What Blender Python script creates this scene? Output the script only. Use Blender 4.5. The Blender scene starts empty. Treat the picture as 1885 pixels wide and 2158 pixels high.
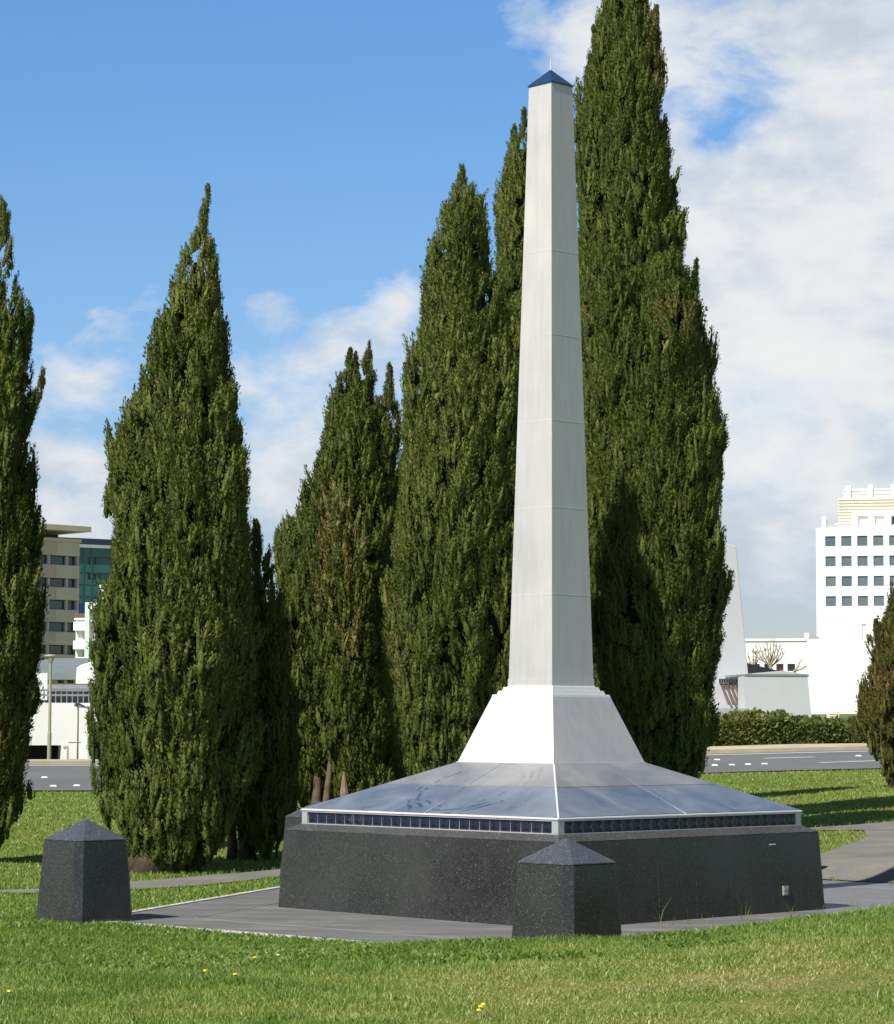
import bpy, math, random
import numpy as np
from mathutils import Matrix, Vector
random.seed(7); rng = np.random.default_rng(11)
C = bpy.context.scene.collection
SC = bpy.context.scene
R = math.radians
# ---------------------------------------------------------------- camera
FPX, PITCH, ROLL, EYE = 5520.0, R(4.6595), R(-0.154), 2.0      # focal length in photo pixels, 1885 x 2158
CX, CY = 942.5, 1079.0
_c, _s = math.cos(ROLL), math.sin(ROLL)
_R0 = np.array([1.0, 0, 0]); _U0 = np.array([0, -math.sin(PITCH), math.cos(PITCH)]); FWD = np.array([0, math.cos(PITCH), math.sin(PITCH)])
RIGHT = _c*_R0 - _s*_U0; UP = _s*_R0 + _c*_U0
cam = bpy.data.cameras.new("camera"); cob = bpy.data.objects.new("camera", cam); C.objects.link(cob)
cam.sensor_fit = 'HORIZONTAL'; cam.sensor_width = 36.0; cam.lens = FPX/1885*36.0
cam.clip_start = 0.1; cam.clip_end = 6000
M = Matrix.Identity(4)
for i in range(3):
    M[i][0] = RIGHT[i]; M[i][1] = UP[i]; M[i][2] = -FWD[i]
M[2][3] = EYE
cob.matrix_world = M; SC.camera = cob
# ---------------------------------------------------------------- light
SUN_AZ, SUN_EL = R(41), R(48)          # azimuth measured from behind the camera towards its left
sdir = Vector((-math.sin(SUN_AZ)*math.cos(SUN_EL), -math.cos(SUN_AZ)*math.cos(SUN_EL), math.sin(SUN_EL)))
sl = bpy.data.lights.new("sun", 'SUN'); sl.energy = 4.8; sl.angle = R(0.5); sl.color = (1.0, 0.955, 0.88)
so = bpy.data.objects.new("sun", sl); C.objects.link(so)
so.rotation_euler = sdir.to_track_quat('Z', 'Y').to_euler()
W = bpy.data.worlds.new("World"); SC.world = W; W.use_nodes = True
SC.view_settings.view_transform = 'Standard'; SC.view_settings.look = 'None'
SC.view_settings.exposure = 0.5; SC.view_settings.gamma = 1.0
SKY_STRENGTH = 0.075

class NT:
    """small helper to wire nodes"""
    def __init__(s, tree): s.t = tree; s.n = tree.nodes; s.l = tree.links
    def node(s, typ, **kw):
        n = s.n.new(typ)
        for k, v in kw.items(): setattr(n, k, v)
        return n
    def put(s, sock, v):
        if isinstance(v, bpy.types.NodeSocket): s.l.new(v, sock)
        elif v is not None: sock.default_value = v
    def math(s, op, a, b=None, c=None, clamp=False):
        n = s.node('ShaderNodeMath', operation=op, use_clamp=clamp)
        for i, v in enumerate((a, b, c)): s.put(n.inputs[i], v)
        return n.outputs[0]
    def noise(s, vec, scale, detail=4, rough=0.55, dist=0.0):
        n = s.node('ShaderNodeTexNoise'); s.put(n.inputs['Vector'], vec)
        n.inputs['Scale'].default_value = scale; n.inputs['Detail'].default_value = detail
        n.inputs['Roughness'].default_value = rough; n.inputs['Distortion'].default_value = dist
        return n.outputs['Fac']
    def ramp(s, fac, stops, interp='LINEAR'):
        n = s.node('ShaderNodeValToRGB'); s.put(n.inputs[0], fac); cr = n.color_ramp; cr.interpolation = interp
        while len(cr.elements) < len(stops): cr.elements.new(0.5)
        for e, (p, c) in zip(cr.elements, stops):
            e.position = p; e.color = (c, c, c, 1) if isinstance(c, (int, float)) else (*c, 1)
        return n.outputs['Color']
    def mix(s, fac, a, b, typ='MIX'):
        n = s.node('ShaderNodeMix', data_type='RGBA', blend_type=typ); s.put(n.inputs[0], fac)
        for k, v in ((6, a), (7, b)):
            s.put(n.inputs[k], (*v, 1) if isinstance(v, tuple) and len(v) == 3 else v)
        return n.outputs[2]
    def scale(s, vec, x, y, z):
        n = s.node('ShaderNodeMapping'); s.put(n.inputs['Vector'], vec); n.inputs['Scale'].default_value = (x, y, z)
        return n.outputs[0]

# sky: Nishita with procedural clouds laid out by direction
T = NT(W.node_tree); bg = T.n['Background']; bg.inputs['Strength'].default_value = SKY_STRENGTH
sky = T.node('ShaderNodeTexSky', sky_type='NISHITA'); sky.sun_disc = False
sky.sun_elevation = SUN_EL; sky.sun_rotation = math.atan2(sdir.x, sdir.y); sky.air_density = 1.0; sky.dust_density = 0.1; sky.ozone_density = 1.6
tc = T.node('ShaderNodeTexCoord').outputs['Generated']
sx = T.node('ShaderNodeSeparateXYZ'); T.put(sx.inputs[0], tc)
ay = T.math('MAXIMUM', T.math('ABSOLUTE', sx.outputs[1]), 0.05)
P = T.math('DIVIDE', sx.outputs[0], ay); Q = T.math('DIVIDE', sx.outputs[2], ay)
pq = T.node('ShaderNodeCombineXYZ'); T.put(pq.inputs[0], P); T.put(pq.inputs[1], T.math('MULTIPLY', Q, 1.5)); pqv = pq.outputs[0]
def skyp(u, v): return (u-CX)/FPX, math.tan(math.atan((CY-v)/FPX)+PITCH)
bias = T.math('MULTIPLY_ADD', Q, 0.0, 0.0)
# (u, v, radius u, radius v, weight) of the cloud masses; positive = cloud, negative = clear sky
for (u, v, a, b, w) in ((1900, 300, 330, 380, .34), (1850, 760, 420, 330, .36), (1560, 560, 170, 240, .22), (1350, 50, 190, 110, .22),
                        (1200, 130, 120, 110, .18), (1800, 40, 200, 120, .14), (700, 760, 230, 210, .18), (840, 640, 60, 60, .22),
                        (650, 1040, 110, 80, .36), (160, 975, 150, 40, .34), (150, 800, 100, 65, .28), (205, 665, 50, 40, .20), (300, 600, 60, 50, .16), (830, 490, 110, 40, .17),
                        (560, 650, 50, 50, .17), (1000, 350, 90, 70, .22), (180, 1090, 250, 60, .28), (1640, 1120, 300, 120, .20), (300, 250, 560, 320, -.36), (800, 180, 330, 280, -.36),
                        (1410, 230, 110, 260, .20), (1590, 150, 90, 70, -.16), (1535, 265, 80, 60, -.22), (1470, 430, 50, 50, -.08), (1250, 30, 170, 110, .12), (1060, 60, 110, 70, .12), (1640, 1270, 160, 70, -.10), (350, 480, 300, 60, -.1)):
    p0, q0 = skyp(u, v)
    dx = T.math('MULTIPLY', T.math('SUBTRACT', P, p0), FPX/a); dy = T.math('MULTIPLY', T.math('SUBTRACT', Q, q0), FPX/b)
    r2 = T.math('MULTIPLY_ADD', dx, dx, T.math('MULTIPLY', dy, dy))
    g = T.math('MULTIPLY', T.math('POWER', 2.718, T.math('MULTIPLY', r2, -0.8)), w)
    bias = T.math('ADD', bias, g)
n1 = T.noise(pqv, 18.0, 12, 0.62, 0.3)
n2 = T.noise(pqv, 38.0, 6, 0.6, 0.2)
dens = T.math('ADD', T.math('MULTIPLY_ADD', n2, 0.25, T.math('MULTIPLY', n1, 0.85)), bias)
alpha = T.ramp(dens, ((0.57, 0.0), (0.66, 0.36), (0.78, 0.84), (0.92, 0.98)))
n3 = T.noise(T.scale(pqv, 1, 1.35, 1), 11.0, 7, 0.55, 0.2)
ccol = T.ramp(T.math('MULTIPLY_ADD', T.math('SUBTRACT', n2, .5), .35, n3), ((0.34, (.66, .73, .83)), (0.45, (.80, .85, .91)), (0.54, (.94, .96, .98)), (0.64, (1.0, 1.0, 1.0))))
cl = T.mix(1.0, ccol, (1/SKY_STRENGTH*.61,)*3, 'MULTIPLY')
# tint by elevation: horizon haze dimmed, bluer above, overhead dulled to cut fill light
skc = T.mix(1.0, sky.outputs[0], T.ramp(Q, ((0.0, (.60, .62, .76)), (.06, (.66, .70, .86)), (.13, (.80, .97, 1.18)), (.32, (.66, 1.10, 1.45)), (.60, (.54, .66, .76)), (1.0, (.48, .43, .40)))), 'MULTIPLY')
T.put(bg.inputs['Color'], T.mix(alpha, skc, cl))

# ---------------------------------------------------------------- geometry helpers
def ray(u, v):
    d = FWD + RIGHT*((u-CX)/FPX) + UP*((CY-v)/FPX)
    return d
def at(u, v, Y):
    d = ray(u, v); t = Y/d[1]
    return np.array([d[0]*t, Y, EYE+d[2]*t])
def tag(o, label=None, cat=None, group=None, kind=None):
    if label: o['label'] = label
    if cat: o['category'] = cat
    if group: o['group'] = group
    if kind: o['kind'] = kind
    return o
def empty(name, loc=(0, 0, 0), rz=0, label=None, cat=None, group=None):
    o = bpy.data.objects.new(name, None); C.objects.link(o); o.location = loc; o.rotation_euler = (0, 0, rz)
    o.empty_display_size = .2
    return tag(o, label, cat, group)
def link_mesh(name, me, mat, parent=None):
    if mat:
        for m in (mat if isinstance(mat, (list, tuple)) else [mat]): me.materials.append(m)
    o = bpy.data.objects.new(name, me); C.objects.link(o)
    if parent is not None: o.parent = parent
    return o
def np_mesh(name, verts, faces, mat, parent=None, tint=None, smooth=False):
    """verts (N,3), faces (M,k); tint = one value per vertex"""
    me = bpy.data.meshes.new(name); verts = np.ascontiguousarray(verts, np.float32); faces = np.ascontiguousarray(faces, np.int32)
    n, k = faces.shape
    me.vertices.add(len(verts)); me.vertices.foreach_set('co', verts.ravel())
    me.loops.add(n*k); me.loops.foreach_set('vertex_index', faces.ravel())
    me.polygons.add(n); me.polygons.foreach_set('loop_start', np.arange(0, n*k, k, dtype=np.int32))
    if smooth: me.polygons.foreach_set('use_smooth', np.ones(n, bool))
    me.update(calc_edges=True)
    if tint is not None:
        a = me.attributes.new('tint', 'FLOAT', 'POINT'); a.data.foreach_set('value', np.ascontiguousarray(tint, np.float32))
    return link_mesh(name, me, mat, parent)
class MB:
    def __init__(s): s.v = []; s.f = []; s.m = []; s.mi = 0
    def add(s, vs, fs):
        b = len(s.v); s.v += [tuple(map(float, x)) for x in vs]; s.f += [tuple(b+i for i in f) for f in fs]; s.m += [s.mi]*len(fs); return s
    def quad(s, a, b, c, d): return s.add((a, b, c, d), ((0, 1, 2, 3),))
    def box(s, x0, x1, y0, y1, z0, z1):
        vs = [(x, y, z) for z in (z0, z1) for y in (y0, y1) for x in (x0, x1)]
        return s.add(vs, ((0, 2, 3, 1), (4, 5, 7, 6), (0, 1, 5, 4), (2, 6, 7, 3), (0, 4, 6, 2), (1, 3, 7, 5)))
    def hexa(s, lo, hi):          # two rings of n points
        n = len(lo)
        return s.add(list(lo)+list(hi), [tuple(range(n-1, -1, -1)), tuple(range(n, 2*n))]+[(i, (i+1) % n, n+(i+1) % n, n+i) for i in range(n)])
    def rings(s, rings, caps=True):
        n = len(rings[0]); vs = [p for r in rings for p in r]; fs = []
        for k in range(len(rings)-1):
            fs += [(k*n+i, k*n+(i+1) % n, (k+1)*n+(i+1) % n, (k+1)*n+i) for i in range(n)]
        if caps: fs += [tuple(range(n-1, -1, -1)), tuple((len(rings)-1)*n+i for i in range(n))]
        return s.add(vs, fs)
    def tube(s, pts, rad, n=8):
        pts = [Vector(p) for p in pts]; rs = rad if isinstance(rad, (list, tuple)) else [rad]*len(pts); rings = []
        for i, p in enumerate(pts):
            d = (pts[min(i+1, len(pts)-1)]-pts[max(i-1, 0)]).normalized()
            a = d.cross(Vector((0.3, 1, 0.1))).normalized() if abs(d.z) > .5 else d.cross(Vector((0, 0, 1))).normalized()
            b = d.cross(a)
            rings.append([p+(a*math.cos(2*math.pi*j/n)+b*math.sin(2*math.pi*j/n))*rs[i] for j in range(n)])
        return s.rings(rings)
    def build(s, name, mat, parent=None, bevel=0, smooth=False):
        me = bpy.data.meshes.new(name); me.from_pydata(s.v, [], s.f); me.update()
        o = link_mesh(name, me, mat, parent)
        if isinstance(mat, (list, tuple)): me.polygons.foreach_set('material_index', s.m)
        if smooth: me.polygons.foreach_set('use_smooth', [True]*len(me.polygons))
        if bevel:
            b = o.modifiers.new('bevel', 'BEVEL'); b.width = bevel; b.segments = 2; b.limit_method = 'ANGLE'; b.angle_limit = R(12)
        return o
def _h(ix, iy, iz, seed):
    h = (ix.astype(np.int64)*374761393 + iy.astype(np.int64)*668265263 + iz.astype(np.int64)*2147483647 + seed*1274126177) & 0xffffffff
    h = ((h ^ (h >> 13))*1274126177) & 0xffffffff
    return ((h ^ (h >> 16)) & 0xffff)/65535.0
def vnoise(x, y, z=0.0, seed=0):
    x, y, z = np.broadcast_arrays(np.asarray(x, float), np.asarray(y, float), np.asarray(z, float))
    ix, iy, iz = np.floor(x), np.floor(y), np.floor(z); fx, fy, fz = x-ix, y-iy, z-iz
    fx, fy, fz = (f*f*(3-2*f) for f in (fx, fy, fz)); r = 0
    for a in (0, 1):
        for b in (0, 1):
            for c in (0, 1):
                r = r + _h(ix+a, iy+b, iz+c, seed)*(fx if a else 1-fx)*(fy if b else 1-fy)*(fz if c else 1-fz)
    return r
def fbm(x, y, z=0.0, seed=0, o=3):
    r = 0; a = 1; t = 0
    for k in range(o): r = r + a*vnoise(np.asarray(x)*2**k, np.asarray(y)*2**k, np.asarray(z)*2**k, seed+k); t += a; a *= .5
    return r/t
def inside(poly, x, y):
    x = np.asarray(x); y = np.asarray(y); r = np.zeros(x.shape, bool); n = len(poly)
    for i in range(n):
        (x0, y0), (x1, y1) = poly[i][:2], poly[(i+1) % n][:2]
        if y0 == y1: continue
        r ^= ((y0 > y) != (y1 > y)) & (x < (x1-x0)*(y-y0)/(y1-y0)+x0)
    return r
def seg_dist(poly, x, y, closed=True):
    d = np.full(np.shape(x), 1e9); n = len(poly)
    for i in range(n if closed else n-1):
        (x0, y0), (x1, y1) = poly[i][:2], poly[(i+1) % n][:2]
        dx, dy = x1-x0, y1-y0; t = np.clip(((x-x0)*dx+(y-y0)*dy)/(dx*dx+dy*dy+1e-12), 0, 1)
        d = np.minimum(d, np.hypot(x-x0-t*dx, y-y0-t*dy))
    return d

# ---------------------------------------------------------------- materials
def mat(name):
    m = bpy.data.materials.new(name); m.use_nodes = True; t = NT(m.node_tree); return m, t, t.n['Principled BSDF']
def objco(t): return t.node('ShaderNodeTexCoord').outputs['Object']
def bump(t, b, h, strength=.3, dist=.02):
    n = t.node('ShaderNodeBump'); n.inputs['Strength'].default_value = strength; n.inputs['Distance'].default_value = dist
    t.put(n.inputs['Height'], h); t.put(b.inputs['Normal'], n.outputs[0])
def plain(name, col, rough=.6, var=.12, scale=3.0, metal=0.0, spec=.4, fine=0.0):
    m, t, b = mat(name); co = objco(t); n = t.noise(co, scale, 6, .6)
    lo = tuple(c*(1-var) for c in col); hi = tuple(min(1, c*(1+var)) for c in col)
    t.put(b.inputs['Base Color'], t.ramp(n, ((.3, lo), (.7, hi))))
    b.inputs['Roughness'].default_value = rough; b.inputs['Metallic'].default_value = metal; b.inputs['Specular IOR Level'].default_value = spec
    if fine: bump(t, b, t.noise(co, scale*12, 4), fine, .01)
    return m
def m_granite(name, dark, light, rough, spec=.3):
    m, t, b = mat(name); co = objco(t)
    n = t.noise(co, 80, 3, .75); big = t.noise(co, 1.3, 5, .6)
    v = t.node('ShaderNodeTexVoronoi'); t.put(v.inputs['Vector'], co); v.inputs['Scale'].default_value = 105
    sp = t.ramp(v.outputs['Color'], ((.80, 0.0), (.93, 1.0)))
    base = t.ramp(n, ((.38, dark), (.50, tuple(.6*a+.4*c for a, c in zip(dark, light))), (.64, light)))
    base = t.mix(t.math('MULTIPLY', sp, .7), base, tuple(c*3.0 for c in light))
    base = t.mix(t.ramp(big, ((.35, 0.0), (.7, .25))), base, (.09, .09, .085))
    t.put(b.inputs['Base Color'], base)
    t.put(b.inputs['Roughness'], t.ramp(big, ((.3, rough), (.75, rough+.18)))); b.inputs['Specular IOR Level'].default_value = spec
    return m
M_granite = m_granite('dark_granite', (.009, .009, .009), (.044, .045, .044), .17, .4)
M_coping = m_granite('honed_granite', (.022, .022, .023), (.095, .095, .097), .35)
M_cap = m_granite('polished_granite', (.040, .046, .056), (.085, .094, .110), .13, .8)
def m_metal(name, col, rough, streak=.06, metal=.82):
    m, t, b = mat(name); co = objco(t)
    n = t.noise(t.scale(co, 5, 5, .5), 3, 6, .65); f = t.noise(co, 1.1, 4)
    t.put(b.inputs['Base Color'], t.ramp(n, ((.25, tuple(c*(1-streak*2) for c in col)), (.7, col))))
    t.put(b.inputs['Roughness'], t.ramp(f, ((.3, rough-.05), (.7, rough+.08)))); b.inputs['Metallic'].default_value = metal
    bump(t, b, t.noise(co, 2.2, 3), .05, .02)
    return m
M_alu = m_metal('brushed_aluminium', (.735, .705, .69), .63)
M_trim = m_metal('bright_aluminium_trim', (.80, .795, .78), .55, .03, .5)
M_rim = m_metal('weathered_aluminium', (.56, .555, .55), .5, .05, .55)
def m_panel(name, col, dust, rough, amount):
    m, t, b = mat(name); co = objco(t)
    n = t.noise(co, 1.7, 7, .62, .5)
    sp = t.node('ShaderNodeSeparateXYZ'); t.put(sp.inputs[0], co)           # engraved ring of arcs on the sunny slope
    rx_ = t.math('MULTIPLY_ADD', sp.outputs[0], 1.12, 1.12*1.33); ry_ = t.math('MULTIPLY_ADD', sp.outputs[1], .95, .12)
    rr_ = t.math('ADD', t.math('SQRT', t.math('ADD', t.math('MULTIPLY', rx_, rx_), t.math('MULTIPLY', ry_, ry_))), t.math('MULTIPLY', t.math('SUBTRACT', t.noise(co, 2.1, 2), .5), .16))
    ring = t.math('SINE', t.math('MULTIPLY', rr_, 62)); band = t.ramp(rr_, ((.50, 0.0), (.56, 1.0), (.74, 1.0), (.80, 0.0)))
    arcs = t.math('MULTIPLY', t.math('MULTIPLY', t.ramp(ring, ((.15, 0.0), (.45, 1.0))), band), t.ramp(t.noise(co, 4.2, 3), ((.48, 0.0), (.56, 1.0))))
    d = t.math('MULTIPLY_ADD', arcs, -.5, t.ramp(n, ((.34, amount*.35), (.66, amount))), clamp=True)
    t.put(b.inputs['Base Color'], t.mix(d, col, dust))
    t.put(b.inputs['Roughness'], t.math('MULTIPLY_ADD', d, .35, rough)); b.inputs['Specular IOR Level'].default_value = .8
    b.inputs['Metallic'].default_value = .25
    return m
M_panel_lo = m_panel('dusty_blue_panel', (.050, .082, .145), (.255, .295, .350), .15, .8)
M_panel_hi = m_panel('dusty_grey_panel', (.12, .135, .16), (.30, .305, .315), .24, .85)
M_bluecap = plain('blue_glass', (.015, .045, .11), .12, .2, 2, .0, .8)
M_cell = plain('dark_blue_glass_tile', (.006, .010, .030), .22, .3, 6, 0, .9)
M_vent = plain('cream_vent_plastic', (.36, .35, .30), .5)
def m_ground_grass():
    m, t, b = mat('lawn_turf'); co = objco(t)
    big = t.noise(co, .35, 5, .6); mid = t.noise(co, 1.6, 5, .65); fine = t.noise(co, 22, 4, .7)
    c = t.ramp(mid, ((.30, (.085, .145, .020)), (.50, (.165, .215, .038)), (.70, (.240, .240, .062))))
    dry = t.ramp(t.math('MULTIPLY_ADD', mid, .5, t.math('MULTIPLY', big, .6)), ((.56, 0.0), (.70, .8)))
    c = t.mix(dry, c, (.27, .225, .10))
    c = t.mix(1.0, c, t.ramp(fine, ((.25, .45), (.6, 1.0), (.8, 1.35))), 'MULTIPLY')
    t.put(b.inputs['Base Color'], c); b.inputs['Roughness'].default_value = .9; b.inputs['Specular IOR Level'].default_value = .1
    bump(t, b, fine, .8, .05)
    return m
M_turf = m_ground_grass()
def m_leaf(name, stops, trans=.18, rough=.6, spec=.25, mott=0):
    m, t, b = mat(name); a = t.node('ShaderNodeAttribute', attribute_name='tint')
    col = t.ramp(a.outputs['Fac'], stops)
    if mott:
        fn = t.noise(objco(t), mott, 3, .7); col = t.mix(1.0, col, t.ramp(fn, ((.30, .55), (.50, 1.0), (.70, 1.45))), 'MULTIPLY'); bump(t, b, fn, .9, .03)
    t.put(b.inputs['Base Color'], col)
    b.inputs['Roughness'].default_value = rough; b.inputs['Specular IOR Level'].default_value = spec
    tr = t.node('ShaderNodeBsdfTranslucent'); t.put(tr.inputs[0], t.mix(1.0, col, (1.2, 1.3, .6), 'MULTIPLY'))
    mx = t.node('ShaderNodeMixShader'); mx.inputs[0].default_value = trans
    t.l.new(b.outputs[0], mx.inputs[1]); t.l.new(tr.outputs[0], mx.inputs[2]); t.l.new(mx.outputs[0], t.n['Material Output'].inputs[0])
    return m
M_blade = m_leaf('grass_blades', ((0.0, (.110, .192, .032)), (.35, (.215, .295, .060)), (.65, (.290, .340, .090)), (.85, (.38, .37, .13)), (1.0, (.52, .45, .24))), .38, .42, .35)
M_cyp = m_leaf('cypress_foliage', ((0.0, (.050, .074, .013)), (.35, (.108, .138, .025)), (.65, (.164, .188, .038)), (.85, (.205, .205, .052)), (1.0, (.190, .145, .055))), .12, .6, .2, 34)
M_brown = m_leaf('bronze_conifer_foliage', ((0.0, (.050, .060, .013)), (.4, (.100, .100, .023)), (.7, (.150, .130, .036)), (1.0, (.175, .120, .045))), .12, .6, .2, 30)
M_hedge = m_leaf('hedge_leaves', ((0.0, (.055, .085, .016)), (.4, (.110, .138, .032)), (.75, (.165, .165, .052)), (1.0, (.22, .18, .09))), .2, .5, .3)
M_core = plain('shaded_twig_core', (.022, .024, .010), .95, .4, 5, 0, .05)  # twig brown darkened to carry the shade inside crowns and hedge
M_bark = plain('grey_brown_bark', (.115, .085, .060), .9, .45, 6, 0, .15, .6)
M_torn = plain('torn_pale_wood', (.20, .135, .085), .8, .3, 6)
M_twig = plain('bare_yellow_twigs', (.30, .25, .16), .8, .2, 4)
def m_paving():
    m, t, b = mat('dark_slate_paving'); co = objco(t)
    n = t.noise(t.scale(co, .5, 2.2, 1), 1.6, 7, .65, .6); f = t.noise(co, 30, 3)
    c = t.ramp(n, ((.28, (.11, .11, .112)), (.52, (.16, .16, .16)), (.72, (.29, .288, .28))))
    t.put(b.inputs['Base Color'], t.mix(.35, c, t.ramp(f, ((.3, (.09, .09, .092)), (.7, (.17, .17, .17))))))
    t.put(b.inputs['Roughness'], t.ramp(n, ((.3, .42), (.7, .62)))); b.inputs['Specular IOR Level'].default_value = .45
    return m
M_paving = m_paving()
def m_asphalt(name, lo, hi, sc=1.0):
    m, t, b = mat(name); co = objco(t)
    n = t.noise(co, .9*sc, 6, .65); f = t.noise(co, 55, 3, .7)
    c = t.ramp(n, ((.28, lo), (.72, hi))); t.put(b.inputs['Base Color'], t.mix(1.0, c, t.ramp(f, ((.3, .72), (.7, 1.25))), 'MULTIPLY'))
    b.inputs['Roughness'].default_value = .85; b.inputs['Specular IOR Level'].default_value = .25; bump(t, b, f, .5, .01)
    return m
M_path = m_asphalt('worn_path_asphalt', (.125, .120, .108), (.215, .205, .185))
M_road = m_asphalt('road_asphalt', (.115, .120, .122), (.155, .160, .162), .4)
M_paint = plain('white_road_paint', (.72, .72, .70), .6)
M_edge = plain('pale_edging_stone', (.50, .49, .45), .7, .2, 4)
M_jt = plain('joint_mortar', (.20, .20, .195), .7)
M_kerb = plain('tan_kerb_concrete', (.44, .38, .27), .8, .15, 1)
M_white = plain('white_render', (.79, .785, .765), .7, .03, .6)
M_cream = plain('cream_cladding', (.80, .75, .64), .65, .06, 1)
M_cream2 = plain('deep_cream_cladding', (.70, .63, .50), .65, .05, 1)
M_warmwhite = plain('warm_white_concrete', (.86, .84, .80), .75, .06, .5)
M_grey = plain('pale_grey_render', (.50, .505, .52), .8, .04, .4)
M_roofgrey = plain('grey_roof_sheet', (.17, .20, .20), .55, .1, 1)
M_roofpale = plain('pale_roof_sheet', (.36, .38, .36), .6, .1, 1)
M_darkroof = plain('dark_slate_roof', (.025, .028, .035), .5, .2, 1)
M_beige = plain('beige_precast', (.60, .465, .395), .8, .07, .5)
M_beige2 = plain('light_beige_precast', (.68, .57, .47), .8, .05, .5)
M_dark = plain('charcoal_metal', (.035, .038, .045), .5, .15, 1)
M_navy = plain('navy_cladding', (.022, .030, .055), .4, .15, 1)
M_blue = plain('blue_panel', (.02, .05, .22), .4, .1, 1)
M_teal = plain('teal_glass_cladding', (.035, .135, .118), .3, .12, .6, 0, .6)
M_teal2 = plain('dark_teal_glass', (.018, .085, .085), .12, .2, .6, 0, .7)
M_mint = plain('pale_mint_render', (.56, .66, .58), .75, .05, .6)
M_glass = plain('tinted_window_glass', (.045, .055, .065), .10, .35, .25, 0, .7)
M_glass2 = plain('grey_window_glass', (.10, .125, .145), .14, .2, .22, 0, .7)
M_glass3 = plain('slate_window_glass', (.085, .115, .14), .1, .3, .3, 0, .7)
M_glass4 = plain('green_grey_window_glass', (.115, .135, .135), .18, .3, .3, 0, .7)
M_brownpane = plain('brown_blind', (.16, .11, .07), .6, .2, 2)
M_steel = plain('galvanised_steel', (.34, .35, .37), .45, .1, 2, .5)
M_olive = plain('olive_painted_pole', (.30, .29, .20), .55, .08, 2)
M_rust = plain('rusty_brown_timber', (.16, .10, .07), .8, .2, 2)
M_opening = plain('painted_garage_shade', (.020, .019, .018), .9, .2, 1)  # near-black: shade inside the garage put into the colour
M_yellow = plain('yellow_petals', (.72, .55, .03), .6, .1, 20)

# ---------------------------------------------------------------- terrain
MX, MY, MYAW = 1.157, 29.043, R(-0.812)
BOLL = {'front': (1.04, 22.75), 'left': (-3.70, 27.05)}
p_ = at(671, 1692, 33.9); BOLL['back_left'] = (p_[0], p_[1])
p_ = at(1622, 1687, 35.0); BOLL['back_right'] = (p_[0], p_[1])
PLAZA = [BOLL['front'], (7.3, 24.4), (9.2, 30.6), BOLL['back_right'], BOLL['back_left'], BOLL['left']]
ROADN = lambda x: 65.0+.26*x
ROADF = lambda x: 78.0+.26*x
cps = []
for (u, v, Y) in ((0, 1812, 38), (330, 1838, 36.5), (560, 1790, 40), (620, 1757, 42), (480, 1770, 42), (100, 1883, 31.6), (300, 1876, 32.6),
                  (130, 1669, 62.6), (130, 1614, 75.1), (130, 1611, 77), (-600, 1669, 58), (-600, 1612, 72), (1650, 1626, 67.4), (1650, 1587, 80.6), (1650, 1579, 83), (2500, 1600, 74), (2500, 1572, 88),
                  (1880, 1661, 57), (1850, 1738, 45), (1735, 1747, 44), (1840, 1808, 36.5), (2300, 1790, 36),
                  (1650, 1514, 120), (130, 1612, 84), (942, 1560, 110),
                  (60, 1946, 26.4), (-100, 1940, 26.4), (150, 1948, 26.2), (300, 1972, 24.9), (450, 1984, 24.2), (620, 1998, 23.3), (800, 1996, 22.3), (1000, 1984, 21.4), (1187, 1985, 20.9), (1320, 1994, 20.7), (1500, 1986, 20.5), (1700, 1960, 20.4), (1885, 1934, 20.3), (2300, 1890, 20),
                  (942, 2158, 14.6), (100, 2158, 14.6), (1800, 2158, 14.2)):
    cps.append(at(u, v, Y))
for x in (-30, -8, 0, 8, 30): cps.append(np.array([x, 6.0, .42]))
for x in (-25, 0, 25): cps.append(np.array([x, -10.0, .45]))
cps += [np.array([-30, 30, .1]), np.array([-70, 70, .5]), np.array([70, 80, 1.6]), np.array([40, 40, .7]), np.array([-120, 200, 1.2]), np.array([120, 200, 2.6]), np.array([0, 200, 2.0])]
cps = np.array(cps)
def _tps(r2): return np.where(r2 > 1e-9, .5*r2*np.log(np.maximum(r2, 1e-9)), 0)
_n = len(cps); _d2 = ((cps[:, None, :2]-cps[None, :, :2])**2).sum(-1)
_A = np.zeros((_n+3, _n+3)); _A[:_n, :_n] = _tps(_d2)+np.eye(_n)*.3; _A[:_n, _n] = 1; _A[:_n, _n+1:] = cps[:, :2]; _A[_n:, :_n] = _A[:_n, _n:].T
_w = np.linalg.solve(_A, np.r_[cps[:, 2], 0, 0, 0])
def terrain(x, y):
    x = np.asarray(x, float); y = np.asarray(y, float); sh = x.shape
    xc = np.clip(x.ravel(), -90, 90); yc = np.clip(y.ravel(), -12, 200); z = _w[_n]+_w[_n+1]*xc+_w[_n+2]*yc
    for k in range(_n): z = z+_w[k]*_tps((xc-cps[k, 0])**2+(yc-cps[k, 1])**2)
    z = np.clip(z, -.6, 4).reshape(sh)
    ins = inside(PLAZA, x, y); d = np.where(ins, 0, seg_dist(PLAZA, x, y)); t = np.clip(d/1.5, 0, 1); t = t*t*(3-2*t)
    return np.where(ins, -.05, z*t-.012*(1-t))
def hit(u, v):
    d = ray(u, v); Y = np.linspace(12, 140, 2600); t = Y/d[1]
    z = EYE+d[2]*t; g = terrain(d[0]*t, Y); k = int(np.argmax(z < g))
    return np.array([d[0]*t[k], Y[k], g[k]])
def axis(fine0, fine1, step, lo, hi, grow=1.16):
    a = list(np.arange(fine0, fine1+1e-6, step)); s = step
    while a[-1] < hi: s *= grow; a.append(a[-1]+s)
    s = step; b = []
    x = fine0
    while x > lo: s *= grow; x -= s; b.append(x)
    return np.array(b[::-1]+a)
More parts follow.
